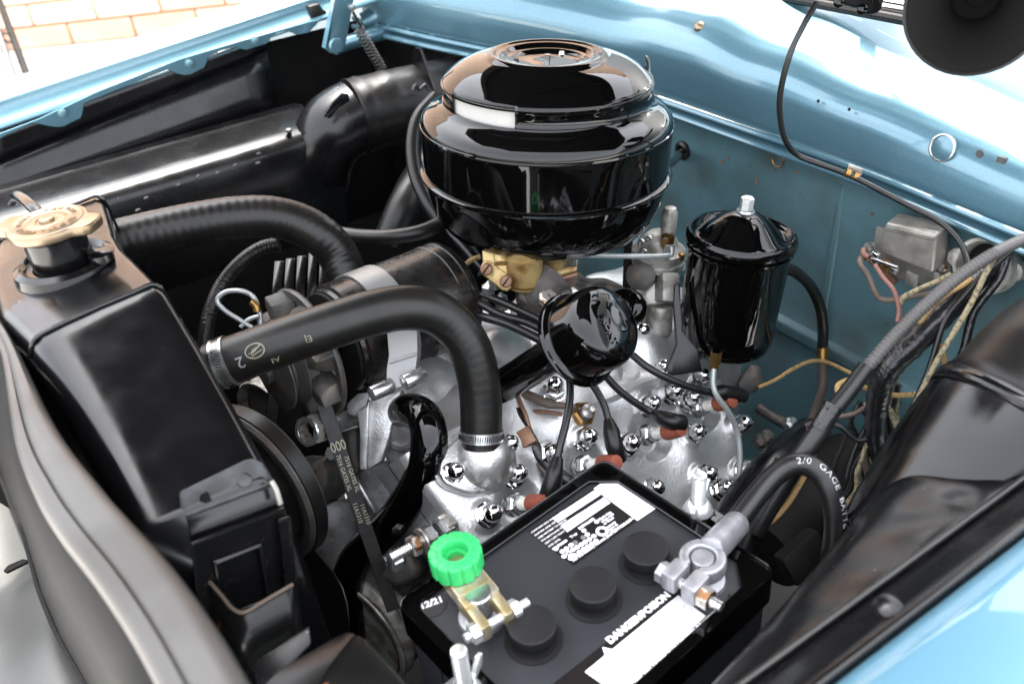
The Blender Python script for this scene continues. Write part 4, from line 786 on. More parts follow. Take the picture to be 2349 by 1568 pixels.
ob('pulley_body', MB().lathe(CP, PAx, [(r*.85, h*.9) for r, h in ((0, -.002), (.02, -.003), (.055, .004), (.075, .004), (.0805, .000), (.086, -.002), (.090, -.001), (.091, .001), (.083, .007), (.082, .009), (.088, .015), (.089, .018), (.089, .021), (.080, .028), (.080, .031), (.085, .038), (.0855, .041), (.07, .044))], 72), M['pump'], cpul)
ob('rust_ring', MB().lathe(CP, PAx, [(r*.85, h*.9) for r, h in ((.0775, .0015), (.080, -.0008), (.0815, -.0014), (.083, -.0012))], 72), M['brass'], cpul)
pl2 = thing('idler_pulley', 'brown and bluish steel pulley edge behind the near hose and radiator', 'pulley', PX(590, 940, .16)-V((0, 0, .06)))
IP = PX(612, 952, .165)
ob('pulley_rim', MB().lathe(IP, PAx, [(.02, .004), (.040, .004), (.0445, -.004), (.050, -.006), (.052, -.003), (.046, .004), (.046, .006), (.051, .013), (.050, .015), (.04, .016)], 48), M['pump'], pl2)
ob('pulley_face', MB().lathe(IP, PAx, [(0, -.004), (.02, -.004), (.0385, .002)], 40), M['darkmet'], pl2)
ob('pulley_nut', MB().lathe(pd(588, 965, .88), -PAx, [(.006, -.006), (.006, .005), (0, .006)], 6), M['zincw'], pl2, angle=20)
fn_ = thing('cooling_fan', 'black fan blade with rust flecks and a rounded corner beside the radiator', 'fan', PX(730, 1450, .13))
bd = [(655, 1195), (690, 1228), (735, 1278), (765, 1312), (785, 1345), (796, 1382), (801, 1425), (797, 1475), (785, 1520), (770, 1580), (660, 1590), (640, 1400)]
ob('fan_blade', MB().prism([pd(x, y, .86+.06*(1-(x-640)/160)) for x, y in bd], W3(.3, 0, 1)*.0022), M['rustblk'], fn_, bevel=.0008, seg=1)
ob('fan_hub', MB().lathe(PX(615, 1500, .10), PAx, [(0, -.01), (.05, -.01), (.055, 0), (.05, .03), (0, .03)], 32), M['chassis'], fn_)
fs = thing('fan_shroud', 'black ribbed fan guard in the shade behind the far radiator hose', 'guard', PX(620, 760, .17))
for k in range(7):
    a_, b_2 = pd(640+26*k, 598-6*k, 1.06), pd(632+27*k, 700, 1.04)
    ob('fan_slat', MB().prism([a_-W3(.006, 0, 0), a_+W3(.005, 0, 0), b_2+W3(.007, 0, 0), b_2-W3(.006, 0, 0)], W3(.003, 0, .012)), M['satin'], fs, bevel=.001, seg=1)
# ------------------------------------------------------------------ coolant hoses
def hosefn(P, r):
    return P
def along(pts, n=10):
    P = crom([pd(*p) for p in pts], n); L = [0]
    for a, b in zip(P, P[1:]): L.append(L[-1]+(b-a).length)
    return P, L
def surf(P, L, r, s, ang_off):                  # point on a hose: s along it, offset round it, zero facing the photographer's side
    i = 0
    while i < len(L)-2 and L[i+1] < s: i += 1
    f = (s-L[i])/(L[i+1]-L[i]); p = P[i]+(P[i+1]-P[i])*f; t = (P[i+1]-P[i]).normalized()
    c = V((-.42, -.75, .5)); c = (c-t*c.dot(t)).normalized(); e = t.cross(c)
    return p, c*math.cos(ang_off)+e*math.sin(ang_off)
NH = [(487, 842, .800), (540, 823, .800), (620, 794, .803), (700, 766, .808), (780, 740, .815), (850, 719, .823), (920, 706, .832), (985, 712, .842), (1035, 742, .852), (1073, 790, .860), (1094, 850, .868), (1103, 920, .876), (1104, 990, .882), (1104, 1024, .884)]
nh_ = thing('radiator_hose', 'near thick black radiator hose bending down to the silver water outlet', 'hose', pd(850, 719, .84))
P_, Ls = along(NH); HR = .0222
hb = MB().tube(P_, HR, 36, 1, fn=lambda q: 1-.05*q+.004*math.sin(q*260)*(1 if q > .5 else .3))
ob('hose_wall', hb, M['rubber'], nh_)
def clamp(parent, c, ax, r, w):
    ax = ax.normalized(); ob('clamp_band', MB().lathe(c, ax, [(r, -w/2), (r+.0012, -w/2), (r+.0012, w/2), (r, w/2)], 48), M['zinc'], parent)
    s = MB(); u, v, _ = frame(ax)
    for k in range(60):
        a = 2*math.pi*k/60; d = u*math.cos(a)+v*math.sin(a); t = ax.cross(d)
        s.box(c+d*(r+.0012), ax*1+t*.12, t, d, w*.55, .0007, .0006)
    ob('clamp_slots', s, M['chassis'], parent, kind='stuff')
clamp(nh_, pd(518, 830, .80), P_[6]-P_[0], .0224, .0125)
clamp(nh_, pd(1104, 998, .8825), P_[-1]-P_[-8], .0213, .0105)
def onhose(P, L, r, s0, a0, flip=1):
    def f(x, y, z):
        p, d = surf(P, L, r, s0+flip*x, a0-flip*y/r); return p+d*(r+.0003+abs(z))
    return f
text('hose_lettering', 'AI', .0085, P_[0], X3, Z3, M['cream'], nh_, ext=.0001, fn=onhose(P_, Ls, HR, .062, .52, -1))
text('hose_lettering', 'E|', .0085, P_[0], X3, Z3, M['cream'], nh_, ext=.0001, fn=onhose(P_, Ls, HR*.99, .094, .12, -1))
text('hose_lettering', '2', .0150, P_[0], X3, Z3, M['greyink'], nh_, ext=.0001, fn=onhose(P_, Ls, HR, .034, .0, -1))
lg = MB(); f_ = onhose(P_, Ls, HR, .045, -.02, 1)
lg.ringprism([f_(math.cos(a*.2618)*.0085, math.sin(a*.2618)*.0068, 0) for a in range(24)], [f_(math.cos(a*.2618)*.0078, math.sin(a*.2618)*.0061, 0) for a in range(24)], V((-.0001, -.0002, .0001)))
for k in range(5):
    q = f_(-.004+.002*k, -.003+.0012*k, 0); e = f_(-.001+.0016*k, .002+.0004*k, 0); lg.tube([q, e], .0003, 5, 1)
lg.tube([f_(-.006, -.001, 0), f_(0, .0005, 0), f_(.006, .0035, 0)], .0003, 5, 3); lg.tube([f_(-.004, -.004, 0), f_(.002, -.002, 0), f_(.0065, -.001, 0)], .0003, 5, 3)
ob('hose_emblem', lg, M['cream'], nh_)
FHp = [(245, 562, .93), (300, 546, .935), (380, 527, .945), (460, 511, .955), (540, 499, .965), (615, 497, .975), (680, 511, .985), (735, 540, .99), (775, 585, 1.0), (797, 640, 1.0), (805, 700, 1.01), (812, 760, 1.02)]
P2, L2 = along(FHp, 26)
fhh = thing('radiator_hose', 'far thick ribbed black radiator hose arching from behind the filler neck', 'hose', pd(540, 499, .965))
ob('hose_wall', MB().tube(P2, .0232, 32, 1, fn=lambda q: 1+.006*math.sin(q*2*math.pi*44)*(1 if q < .8 else .3)), M['rubber'], fhh)
wire('heater_hose', 'thin braided black heater hose curving upright in front of the dark fan guard', 'hose', [(640, 560, 1.02), (600, 570, 1.02), (555, 600, 1.02), (512, 650, 1.02), (484, 710, 1.01), (472, 770, 1.0), (468, 840, .99)], .0088, M['rubber'], fn=lambda q: 1+.03*math.sin(q*2*math.pi*60), seg=14, n=26)
wire('heater_hose', 'thin black hose running level from the far radiator hose to below the air cleaner', 'hose', [(770, 535, 1.12), (830, 543, 1.11), (900, 543, 1.10), (970, 531, 1.10), (1020, 505, 1.12), (1040, 480, 1.14)], .0098, M['rubber'], fn=lambda q: 1+.02*math.sin(q*2*math.pi*50), seg=14, n=20)
wire('heater_hose', 'pale lit black hose looping behind the air cleaner by the far air duct', 'hose', [(1000, 225, 1.22), (962, 270, 1.20), (948, 330, 1.19), (955, 400, 1.18), (980, 460, 1.17), (1020, 520, 1.16)], .0105, M['rubber'], seg=16, n=10)
wire('drain_tube', 'dark metal tube slanting behind the carburettor below the air cleaner', 'pipe', [(1030, 530, 1.12), (1068, 570, 1.11), (1110, 620, 1.10)], .0105, M['satin'])
wire('wire_loop', 'grey wire loop with a yellowed joint in front of the fan guard', 'wire', [(580, 752, .90), (552, 735, .90), (520, 715, .90), (500, 695, .90), (502, 680, .90), (522, 668, .90), (552, 667, .90), (575, 676, .905), (588, 692, .905), (596, 720, .905), (598, 745, .905)], .0026, M['steel'], None, [('wire_joint', [(578, 692, .903), (588, 703, .902), (590, 715, .902)], .0042, M['brass']), ('wire_tail', [(552, 750, .90), (570, 733, .90), (595, 724, .90)], .0024, M['steel'])])
# ------------------------------------------------------------------ radiator
rect_px = lambda pts, d: [pd(x, y, d) for x, y in pts]
ra = thing('radiator', 'black radiator with a curved header tank running towards the lower left', 'radiator', V((.03, .75, .5)))
import numpy as np
def poly(tab):
    P = [(y, PY(a, b, y)) for a, b, y in tab]; yy = [p[0] for p in P]
    fx, fz = np.polyfit(yy, [p[1].x for p in P], 2), np.polyfit(yy, [p[1].z for p in P], 3)
    lo, hi = min(yy), max(yy)
    sl = [p for p in P if p[0] <= .705]; lz = np.polyfit([p[0] for p in sl], [p[1].z for p in sl], 1)
    YB = .693
    def f(y):
        q = min(max(y, lo), hi); t = y-YB; w_ = .008
        m = min(t, 0) if abs(t) > w_ else -(t-w_)**2/(4*w_)
        return V((float(np.polyval(fx, q)), y, float(np.polyval(lz, YB))+m*float(lz[0])))
    return f
def poly_old(tab):
    P = [(y, PY(a, b, y)) for a, b, y in tab]; P.sort(key=lambda t: t[0])
    def f(y):
        if y <= P[0][0]: return P[0][1]
        for (y0, p0), (y1, p1) in zip(P, P[1:]):
            if y <= y1: t = (y-y0)/(y1-y0); return p0+(p1-p0)*t
        return P[-1][1]+V((0, y-P[-1][0], 0))
    return f
rear = poly([(261, 581, .84), (294, 614, .79), (324, 640, .74), (363, 661, .70), (395, 696, .67), (447, 786, .64), (518, 890, .585), (573, 998, .545), (600, 1075, .525), (632, 1135, .512)])
frnt = poly([(7, 674, .77), (56, 726, .72), (112, 812, .68), (179, 894, .64), (231, 998, .59), (294, 1122, .55), (335, 1204, .52)])
def tsec(y):
    F = frnt(y); R = rear(y); F = V((F.x, y, F.z)); R = V((R.x, y, R.z)); D = R-F
    zt = 1.012
    return [V((F.x-.016, y, F.z-.22)), V((F.x-.015, y, F.z-.05)), F+V((-.012, 0, -.016)), F+V((-.006, 0, -.0045)), F+V((.002, 0, .0003)), F+D*.2+Z3*.0012, F+D*.5+Z3*.0018, F+D*.8+Z3*.0012, R+V((-.005, 0, .0008)), R+V((.000, 0, -.003)), R+V((.003, 0, -.010)), R+V((.005, 0, -.05)), V((R.x+.006, y, R.z-.22))]
# smoothed stations on the near half, the far half mirrors the near half about the filler neck
st_ = [.515+.0055*i for i in range(52)]
secs = [tsec(y) for y in st_]
sm2 = [secs[0]]+[list(secs[i]) for i in range(1, len(secs)-1)]+[secs[-1]]
far_ = [[V((p.x, 2*.815-p.y, p.z)) for p in s] for s in sm2[::-1] if True]
far_ = [s for s in far_ if s[0].y > .822]
tk = MB().loft(sm2+far_)
nS = len(sm2[0]); tk.f.append(tuple(range(nS)))
ob('header_tank', tk, M['tankblk'], ra, angle=70)
def bead(y, dz=.0): return [tsec(y)[k]+Z3*(.0012+dz) for k in range(2, 12)]
for y in (.700, .930):
    ob('tank_bead', MB().tube(bead(y) if y < .79 else [V((p.x, y, p.z+.0012)) for p in bead(.70)], .0019, 8, 3), M['tankblk'], ra)
# raised centre saddle round the neck
ob('core', MB().box(V((.03, .79, .45)), X3, Y3, Z3, .06, .5, .62), M['chassis'], ra)
nc = PZ(147, 598, 1.014)
ob('neck_saddle', MB().lathe(nc+Z3*-.004, Z3, [(.044, -.004), (.042, .004), (.037, .0075), (.034, .006), (.032, .002), (.027, .002)], 40), M['tankblk'], ra)
ob('filler_neck', MB().lathe(nc, Z3, [(.0255, -.004), (.0255, .026), (.028, .028), (.028, .031)], 40), M['tankblk'], ra)
ob('neck_lug', MB().lathe(PZ(232, 590, 1.016), Z3, [(.011, -.002), (.010, .004), (.007, .006), (0, .0065)], 20), M['tankblk'], ra)
fd = .634
fd = .634
fl3 = lambda pts: [pd(x, y, .612+.032*(x-408)/216) for x, y in pts]
ob('end_flap', MB().prism(fl3([(410, 1130), (416, 1124), (560, 1054), (578, 1050), (600, 1060), (614, 1082), (624, 1104), (430, 1180), (414, 1168)]), W3(0, .001, .004)), M['greypaint'], ra, bevel=.0012)
ob('end_cheek', MB().prism(fl3([(424, 1181), (624, 1106), (648, 1165), (440, 1250)]), W3(0, -.002, .004)), M['tankblk'], ra, bevel=.0012)
ob('cheek_roll', MB().tube(fl3([(424, 1180), (520, 1144), (625, 1105)]), .0028, 10, 2), M['greypaint'], ra)
hq = fl3([(561, 1101)])[0]-W3(0, 0, .001); ob('cheek_rivet', MB().lathe(hq, W3(.1, -.3, -.95), [(.0058, -.002), (.0056, .0008), (.0048, .0012), (.0045, .0002), (0, .0004)], 20), M['greypaint'], ra)
ob('cheek_slot', MB().box(fl3([(466, 1144)])[0]-W3(0, 0, .0004), W3(.9, -.42, 0), W3(.42, .9, 0), W3(0, 0, 1), .010, .007, .002), M['chassis'], ra)
ob('side_channel', MB().prism([PY(x, y, .500) for x, y in ((440, 1248), (655, 1166), (690, 1390), (712, 1580), (500, 1640), (455, 1400))], V((0, .004, 0))), M['satin'], ra, bevel=.001)
ob('side_pressing', MB().ringprism([PY(x, y, .499) for x, y in ((485, 1285), (600, 1240), (625, 1380), (512, 1425))], [PY(x, y, .497) for x, y in ((497, 1290), (590, 1252), (612, 1370), (520, 1405))], V((0, -.002, 0))), M['satin'], ra, bevel=.001)
ob('channel_edge', MB().prism([PY(x, y, .496) for x, y in ((636, 1188), (664, 1180), (690, 1490), (668, 1500))], V((0, -.004, 0))), M['satin'], ra, bevel=.001)
ob('bare_solder', MB().tube([pd(622, 1103, .633), pd(634, 1125, .633), pd(643, 1156, .634)], .0022, 8, 3), M['regul'], ra)
ob('overflow_pipe', MB().tube([PZ(100, 498, 1.03), PZ(78, 478, 1.035), PZ(55, 458, 1.032), PZ(38, 450, 1.02), PZ(28, 462, .99)], .0055, 12, 5), M['tankblk'], ra)
K0 = nc+Z3*.030; ed_ = W3(.97, .21, 0); ed_ = V((ed_.x, ed_.y, 0)).normalized(); en = Z3.cross(ed_)
out = []
for k in range(72):
    a = 2*math.pi*k/72; r = .0335
    e = abs(math.cos(a)); r += .0125*sst((e-.88)/.10)
    d = ed_*math.cos(a)+en*math.sin(a)
    out.append(K0+ed_*math.cos(a)*r+en*max(-.034, min(.034, math.sin(a)*r)))
rc = ob('radiator_cap', MB().prism(out, Z3*.009), M['capgold'], ra, bevel=.0022, seg=3, label='gold pressure cap with two ears')
ob('cap_disc', MB().lathe(K0+Z3*.009, Z3, [(.0305, -.0008), (.0300, .0006), (.0288, .0012), (.0272, .0004), (.0185, .0004), (.0172, -.0006), (.0155, .0006), (.012, .0010), (.0095, .0008), (.0085, -.0004), (.0068, -.0004), (.0062, .0022), (.0052, .0028), (0, .0028)], 56), M['capgold'], rc)
def arc(txt, r, size, start, step, o, n, u, v, m, parent, name, ext):
    for i, ch in enumerate(txt):
        if ch == ' ': continue
        a = start-step*i; d = u*math.cos(a)+v*math.sin(a); text(name, ch, size, o+d*r, (d.cross(n)), d, m, parent, ext=ext)
arc('PUSH TURN - TO OPEN - REMOVE SLOWLY - ', .0205, .0062, 2.2, 2*math.pi/38, K0+Z3*.0094, Z3, ed_, en, M['capgold'], rc, 'cap_lettering', .0005)
# bracket bits in front of the radiator
rb = thing('radiator_bracket', 'U shaped black bracket with rusty top edges below the radiator end', 'bracket', pd(560, 1520, .62))
A1, B1, B2, C1 = [pd(x, y, d) for x, y, d in ((474, 1326, .635), (534, 1396, .61), (562, 1404, .605), (672, 1340, .625))]
dn = (pd(545, 1535, .615)-pd(536, 1401, .61))
q = crom([A1, A1+(B1-A1)*.6, B1, B2, C1+(B2-C1)*.6, C1], 4)
ob('bracket_web', MB().loft([[p for p in q], [p+dn for p in q]]), M['rustblk'], rb, thick=.003)
ob('rusty_edge', MB().tube([p+Z3*.0003 for p in q], .0014, 8, 1), M['brownw'], rb)
ob('bracket_foot', MB().prism([pd(573, 1524, .60), pd(708, 1436, .615), pd(713, 1476, .61), pd(600, 1600, .59)], W3(0, 0, .003)), M['satin'], rb, bevel=.001)
cbk = thing('corner_bracket', 'black sheet metal cover with a bright fold and rust chips at the bottom edge', 'bracket', pd(760, 1540, .52))
ob('cover_top', MB().prism([pd(*p) for p in ((600, 1575, .53), (640, 1533, .54), (760, 1465, .56), (795, 1447, .565), (815, 1452, .56), (756, 1530, .535), (720, 1590, .52))], W3(0, .01, .004)), M['rustblk'], cbk, bevel=.0012)
ob('cover_side', MB().prism([pd(*p) for p in ((815, 1452, .56), (835, 1462, .56), (900, 1530, .545), (950, 1590, .535), (720, 1590, .52), (756, 1530, .535))], W3(.002, .006, .006)), M['rustblk'], cbk, bevel=.002, seg=3)
# weathered moulding, dark sheet for the shadow band under it and the pan below
ml = thing('front_moulding', 'weathered bright front moulding, out of focus along the lower left', 'moulding', PZ(220, 1200, 1.0))
Lr = [(-60, 730), (0, 796), (35, 1010), (74, 1122), (130, 1215), (209, 1318), (290, 1440), (360, 1568), (420, 1690)]
Rr = [(-20, 700), (30, 785), (118, 965), (231, 1113), (300, 1190), (372, 1267), (440, 1355), (505, 1452), (590, 1600)]
pl_ = crom([PZ(x, y, .985) for x, y in Lr], 6); pr2 = crom([PZ(x, y, .995) for x, y in Rr], 6)
secs = []
for a, b in zip(pl_, pr2):
    D = b-a; s = []
    for k, (t, h) in enumerate(((0, -.010), (.03, .0), (.16, .0016), (.28, .0010), (.31, -.0012), (.36, -.0002), (.50, .0022), (.68, .0036), (.84, .0026), (.95, -.001), (1, -.010))): s.append(a+D*t+Z3*h)
    secs.append(s)
ob('moulding_face', MB().loft(secs), M['strip'], ml, angle=60, thick=.001)
gp = thing('grille_shadow_panel', 'black grille panel standing for the shadow band under the front moulding', 'panel', PZ(150, 1300, .8))  # black sheet put in where the gap below the moulding lies in shadow
b_ = [(-70, 900), (-40, 1000), (0, 1085), (30, 1160), (56, 1225), (75, 1290), (95, 1360), (140, 1465), (200, 1570), (260, 1680)]
bl_ = [PZ(x, y, .66) for x, y in b_]; tp = [PZ(x+22, y+4, .975) for x, y in ((-60, 730), (0, 796), (20, 960), (50, 1080), (74, 1122), (110, 1185), (150, 1240), (209, 1318), (300, 1460), (420, 1690))]
ob('panel_sheet', MB().loft([bl_, [(p+q)/2 for p, q in zip(bl_, tp)], tp]), M['chassis'], gp, thick=.002)
ob('panel_edge', MB().tube(bl_, .004, 8, 4), M['chassis'], gp)
ob('panel_return', MB().loft([bl_, [p+V((.15, .0, -.25)) for p in bl_]]), M['chassis'], gp)
gpn = thing('gravel_pan', 'pale silver front gravel pan far below in the lower left corner', 'panel', PZ(80, 1450, .62))
gx = [PZ(x, y, .62) for x, y in ((-120, 1080), (160, 1250), (330, 1700), (-120, 1700))]
ob('pan_sheet', MB().grid(lambda a, b: gx[0]*(1-a)*(1-b)+gx[1]*a*(1-b)+gx[2]*a*b+gx[3]*(1-a)*b+Z3*(.006*math.sin(a*9+b*3)+.006*math.cos(b*8)), 24, 24), M['pan'], gpn)
ob('brown_strap', MB().prism([PZ(x, y, .635) for x, y in ((10, 1313), (22, 1300), (55, 1286), (74, 1288), (50, 1300), (18, 1316))], Z3*.004), M['chassis'], gpn, bevel=.001)
# ------------------------------------------------------------------ battery
ZB = .794
BA = math.radians(7.5); bu = V((math.cos(BA), math.sin(BA), 0)); bv = V((-math.sin(BA), math.cos(BA), 0))
cA, cB, cC = PZ(893, 1392, ZB), PZ(1382, 1063, ZB), PZ(1797, 1312, ZB)
BC = (cA+cC)/2; BL = (cB-cA).dot(bu); BWd = (cB-cC).dot(bv)
LB = lambda u, v, h=0: BC+bu*u+bv*v+Z3*h
bt = thing('battery', 'black six volt battery with three round filler caps and white printed labels', 'battery', BC-Z3*.2)
ob('battery_case', MB().box(BC-Z3*.105, bu, bv, Z3, BL-.010, BWd-.010, .19), M['batt'], bt, bevel=.004)
ob('battery_lid', MB().box(BC-Z3*.007, bu, bv, Z3, BL-.012, BWd-.012, .010), M['batt'], bt, bevel=.0015)
ZL = ZB-.002
for i in range(7):
    ob('case_rib', MB().box(LB(-BL/2+.004, .05-.013*i, -.06), bv, Z3, bu, .003, .05, .003), M['batt'], bt, bevel=.0008)
capm = MB().lathe(V((0, 0, 0)), Z3, [(.0225, 0), (.0225, .0008), (.0185, .0010), (.0178, .003), (.0172, .006), (.0182, .0075), (.0184, .0185), (.0178, .0192), (.0170, .0194), (0, .0196)], 48)
capme = mk(capm); capme.materials.append(M['battcap'])
for x, y in ((1220, 1430), (1360, 1338), (1482, 1255)): inst('filler_cap', capme, bt, Matrix.Translation(PZ(x, y, ZL+.019)-Z3*.019))
post = mk(MB().lathe(V((0, 0, 0)), Z3, [(.019, 0), (.018, .003), (.0125, .005), (.010, .007), (.009, .026), (.0082, .0268), (0, .027)], 32)); post.materials.append(M['lead'])
NP, PP = PZ(1096, 1362, ZL+.027), PZ(1612, 1276, ZL+.027)
inst('terminal_post', post, bt, Matrix.Translation(NP-Z3*.027)); inst('terminal_post', post, bt, Matrix.Translation(PP-Z3*.027))
ob('plus_mark', MB().box(PZ(1687, 1372, ZL), bu+bv*.3, bv-bu*.3, Z3, .012, .0022, .0014).box(PZ(1687, 1372, ZL), bv-bu*.3, bu+bv*.3, Z3, .012, .0022, .0016), M['black'], bt)
dk = PZ(992, 1388, ZL)
ob('date_disc', MB().lathe(dk, Z3, [(.0118, -.0004), (.0116, .0004), (0, .0004)], 32), M['black'], bt)
text('date_print', '12/21', .0085, dk+Z3*.0005-bu*.0, (bu*.94-bv*.34)*1, Z3.cross(bu*.94-bv*.34), M['white'], bt, ext=.0001, bold=.0004, align='CENTER')
# labels: local frame a along the length, b across
def label_frame(x0, y0, x1, y1):
    o = PZ(x0, y0, ZL); p = PZ(x1, y1, ZL); a = (p-o).normalized(); return o, a, Z3.cross(a), (p-o).length
def quad(parent, name, o, a, b, pts, m, h, th=.0002):
    ob(name, MB().prism([o+a*x+b*y+Z3*h for x, y in pts], Z3*th), m, parent)
def inv(o, a, b, x, y): q = PZ(x, y, ZL)-o; return q.dot(a), q.dot(b)
# rear label: reading direction front -> rear, its black field and white panels from the photographed corners
o1, a1_, b1_, _ = label_frame(*z10(985, 1450), *z10(1440, 1128))
I1 = lambda x, y: inv(o1, a1_, b1_, *z10(x, y))
quad(bt, 'label_field', o1, a1_, b1_, [I1(660, 1205), I1(985, 1450), I1(1440, 1128), I1(1125, 900)], M['black'], .0002)
quad(bt, 'label_panel', o1, a1_, b1_, [I1(1240, 820), I1(1130, 900), I1(1445, 1130), I1(1577, 1042)], M['white'], .0006)
quad(bt, 'label_panel', o1, a1_, b1_, [I1(832, 1112), I1(874, 1143), I1(1183, 942), I1(1135, 912)], M['white'], .0006)
quad(bt, 'label_panel', o1, a1_, b1_, [I1(893, 1163), I1(940, 1212), I1(1252, 1000), I1(1204, 962)], M['white'], .0006)
LX = lambda x, y: o1+a1_*I1(x, y)[0]+b1_*I1(x, y)[1]
def T1(s, size, x, y, m=None, bold=0.0002): text('label_print', s, size, LX(x, y)+Z3*.0009, a1_, b1_, m or M['white'], bt, ext=.00005, bold=bold)
T1('7244', .0060, 905, 1092, M['greyink'], 0); T1('N', .0060, 1040, 1022, M['greyink'], 0); T1('785', .0060, 1052, 1095, M['greyink'], 0); T1('645', .0060, 1155, 1028, M['greyink'], 0)
T1('For the battery nearest you, call 1-800-247-3871', .0039, 985, 1425, bold=.00022)
for k, s in enumerate(('CONTAINS LEAD AND', 'SULFURIC ACID. RETURN', 'USED BATTERY TO DEALER', 'FOR RECYCLING. KEEP', 'VENT CAPS TIGHT', 'AND LEVEL', 'APPLICATION')):
    T1(s, .0026, 686+k*25, 1222+k*20, bold=.00004)
T1('Month    Year', .0038, 880, 1320, bold=.0002); T1('INSTALLED', .0036, 1030, 1195, bold=.0002)
for k, s in enumerate(('Mark date', 'when sold', 'or fitted')): T1(s, .0034, 1175+k*17, 1130+k*15, bold=.0002)
for k, s in enumerate(('Warranty', 'begins at', 'purchase')): T1(s, .0034, 1210+k*22, 1200+k*12, bold=.0002)
dots = MB(); dd = [(860, 1330), (905, 1350), (960, 1370), (918, 1385), (935, 1330), (968, 1305), (995, 1288), (948, 1358), (982, 1338), (1012, 1320), (1042, 1300), (1070, 1282), (1100, 1262), (1132, 1240), (995, 1378), (1028, 1355), (1058, 1335), (1088, 1315), (1118, 1295), (1148, 1274), (1085, 1228), (1060, 1200), (1152, 1136), (965, 1398)]
for x, y in dd:
    dots.lathe(LX(x, y)+Z3*.0005, Z3, [(.0022, 0), (.0022, .0003), (0, .0003)], 14)
ob('label_dots', dots, M['white'], bt, kind='stuff')
for x, y in ((998, 1287), (1055, 1250)): ob('punched_dot', MB().lathe(LX(x, y)+Z3*.0008, Z3, [(.0024, 0), (.0020, .0004), (0, .0002)], 14), M['greymet'], bt)
em = LX(1192, 1205)+Z3*.0006
ob('label_emblem', MB().lathe(em, Z3, [(.0030, 0), (.0030, .0002), (.0058, .0002), (.0058, 0)], 9), M['white'], bt)
bc = MB()
for i in range(26):
    w_ = .0004 if i not in (11, 12, 19, 20, 22) else .0009
    t = i/25; x, y = 1252+(1425-1252)*t, 905+(1035-905)*t
    bc.box(LX(x, y)+Z3*.0009, a1_, b1_, Z3, .0125 if i % 5 else .014, w_*.6, .0001)
ob('barcode', bc, M['greyink'], bt, kind='stuff')
# near label
o2, a2_, b2_, _ = label_frame(*z12(60, 1568), *z12(1080, 760))
I2 = lambda x, y: inv(o2, a2_, b2_, *z12(x, y))
quad(bt, 'label_field', o2, a2_, b2_, [I2(60, 1568), I2(160, 1720), I2(760, 1720), I2(1475, 1040), I2(1100, 758)], M['black'], .0002)
quad(bt, 'label_panel', o2, a2_, b2_, [I2(340, 1465), I2(700, 1720), I2(760, 1540), I2(1380, 985), I2(1145, 805)], M['white'], .0006)
LY = lambda x, y: o2+a2_*I2(x, y)[0]+b2_*I2(x, y)[1]
def T2(s, size, x, y, m=None, bold=.0003, sp=1): text('label_print', s, size, LY(x, y)+Z3*.0009, a2_, b2_, m or M['white'], bt, ext=.00005, bold=bold, space=sp)
quad(bt, 'warning_triangle', o2, a2_, b2_, [I2(490, 1250), I2(515, 1325), I2(595, 1275)], M['white'], .0004)
T2('DANGER/POISON', .0082, 560, 1226, bold=.0005)
for k, (s, x, y) in enumerate((('PROTEJA OJOS', 960, 1000), ('IMMEDIATELY', 1010, 1028), ('WITH WATER', 1040, 1050), ('MEDICAL HELP', 1095, 1085), ('NO SPARKS', 690, 1235), ('SULFURIC', 820, 1150), ('ACID', 410, 1490))): T2(s, .0036, x, y, M['greyink'], 0)
T2('KEEP OUT OF REACH OF CHILDREN. DO NOT TIP.', .0040, 770, 1560, bold=.0003); T2('WASH HANDS AFTER HANDLING. PROPOSITION 65', .0040, 800, 1580, bold=.0003); T2('WARNING: LEAD', .0034, 1120, 1305, bold=.0003)
ob('label_emblem', MB().lathe(LY(573, 1340)+Z3*.0007, Z3, [(.0050, 0), (.0050, .0002), (.0060, .0002), (.0060, 0)], 24), M['greyink'], bt)
ob('label_emblem', MB().lathe(LY(895, 1332)+Z3*.0007, Z3, [(.0046, 0), (.0046, .0002), (.0056, .0002), (.0056, 0)], 24, a0=.5, a1=3.6), M['greyink'], bt)
# hold down frame
hf_ = thing('hold_down_frame', 'glossy black angle iron hold down frame clamped round the battery top', 'frame', BC)
L2_, W2_ = BL/2, BWd/2
outer = rect(BC-Z3*.002, bu, bv, BL, BWd, .010, 4)
cpts = []
il, iw, ch = L2_-.0125, W2_-.0115, .018
for u, v in ((il, iw-ch), (il-ch, iw), (-il+ch*.3, iw), (-il, iw-ch*.3), (-il, -iw+ch), (-il+ch, -iw), (il-ch, -iw), (il, -iw+ch)): cpts.append((u, v))
# resample the inner outline to the outer count
n_o = len(outer); dens = []
P8 = [LB(u, v, -.002) for u, v in cpts]
order = [P8[0], P8[0]+(P8[1]-P8[0])*.25, P8[0]+(P8[1]-P8[0])*.5, P8[0]+(P8[1]-P8[0])*.75, P8[1], P8[2], P8[2]+(P8[3]-P8[2])*.25, P8[2]+(P8[3]-P8[2])*.5, P8[2]+(P8[3]-P8[2])*.75, P8[3], P8[4], P8[4]+(P8[5]-P8[4])*.25, P8[4]+(P8[5]-P8[4])*.5, P8[4]+(P8[5]-P8[4])*.75, P8[5], P8[6], P8[6]+(P8[7]-P8[6])*.25, P8[6]+(P8[7]-P8[6])*.5, P8[6]+(P8[7]-P8[6])*.75, P8[7]]
ob('frame_flange', MB().ringprism(outer, order, Z3*.0035), M['gloss'], hf_, bevel=.0008, seg=1)
ob('frame_wall', MB().ringprism([BC+(p-BC)*1.0+Z3*.006 for p in outer], [BC+(p-BC)*.984+Z3*.006 for p in outer], Z3*-.032), M['gloss'], hf_, bevel=.0008, seg=1)
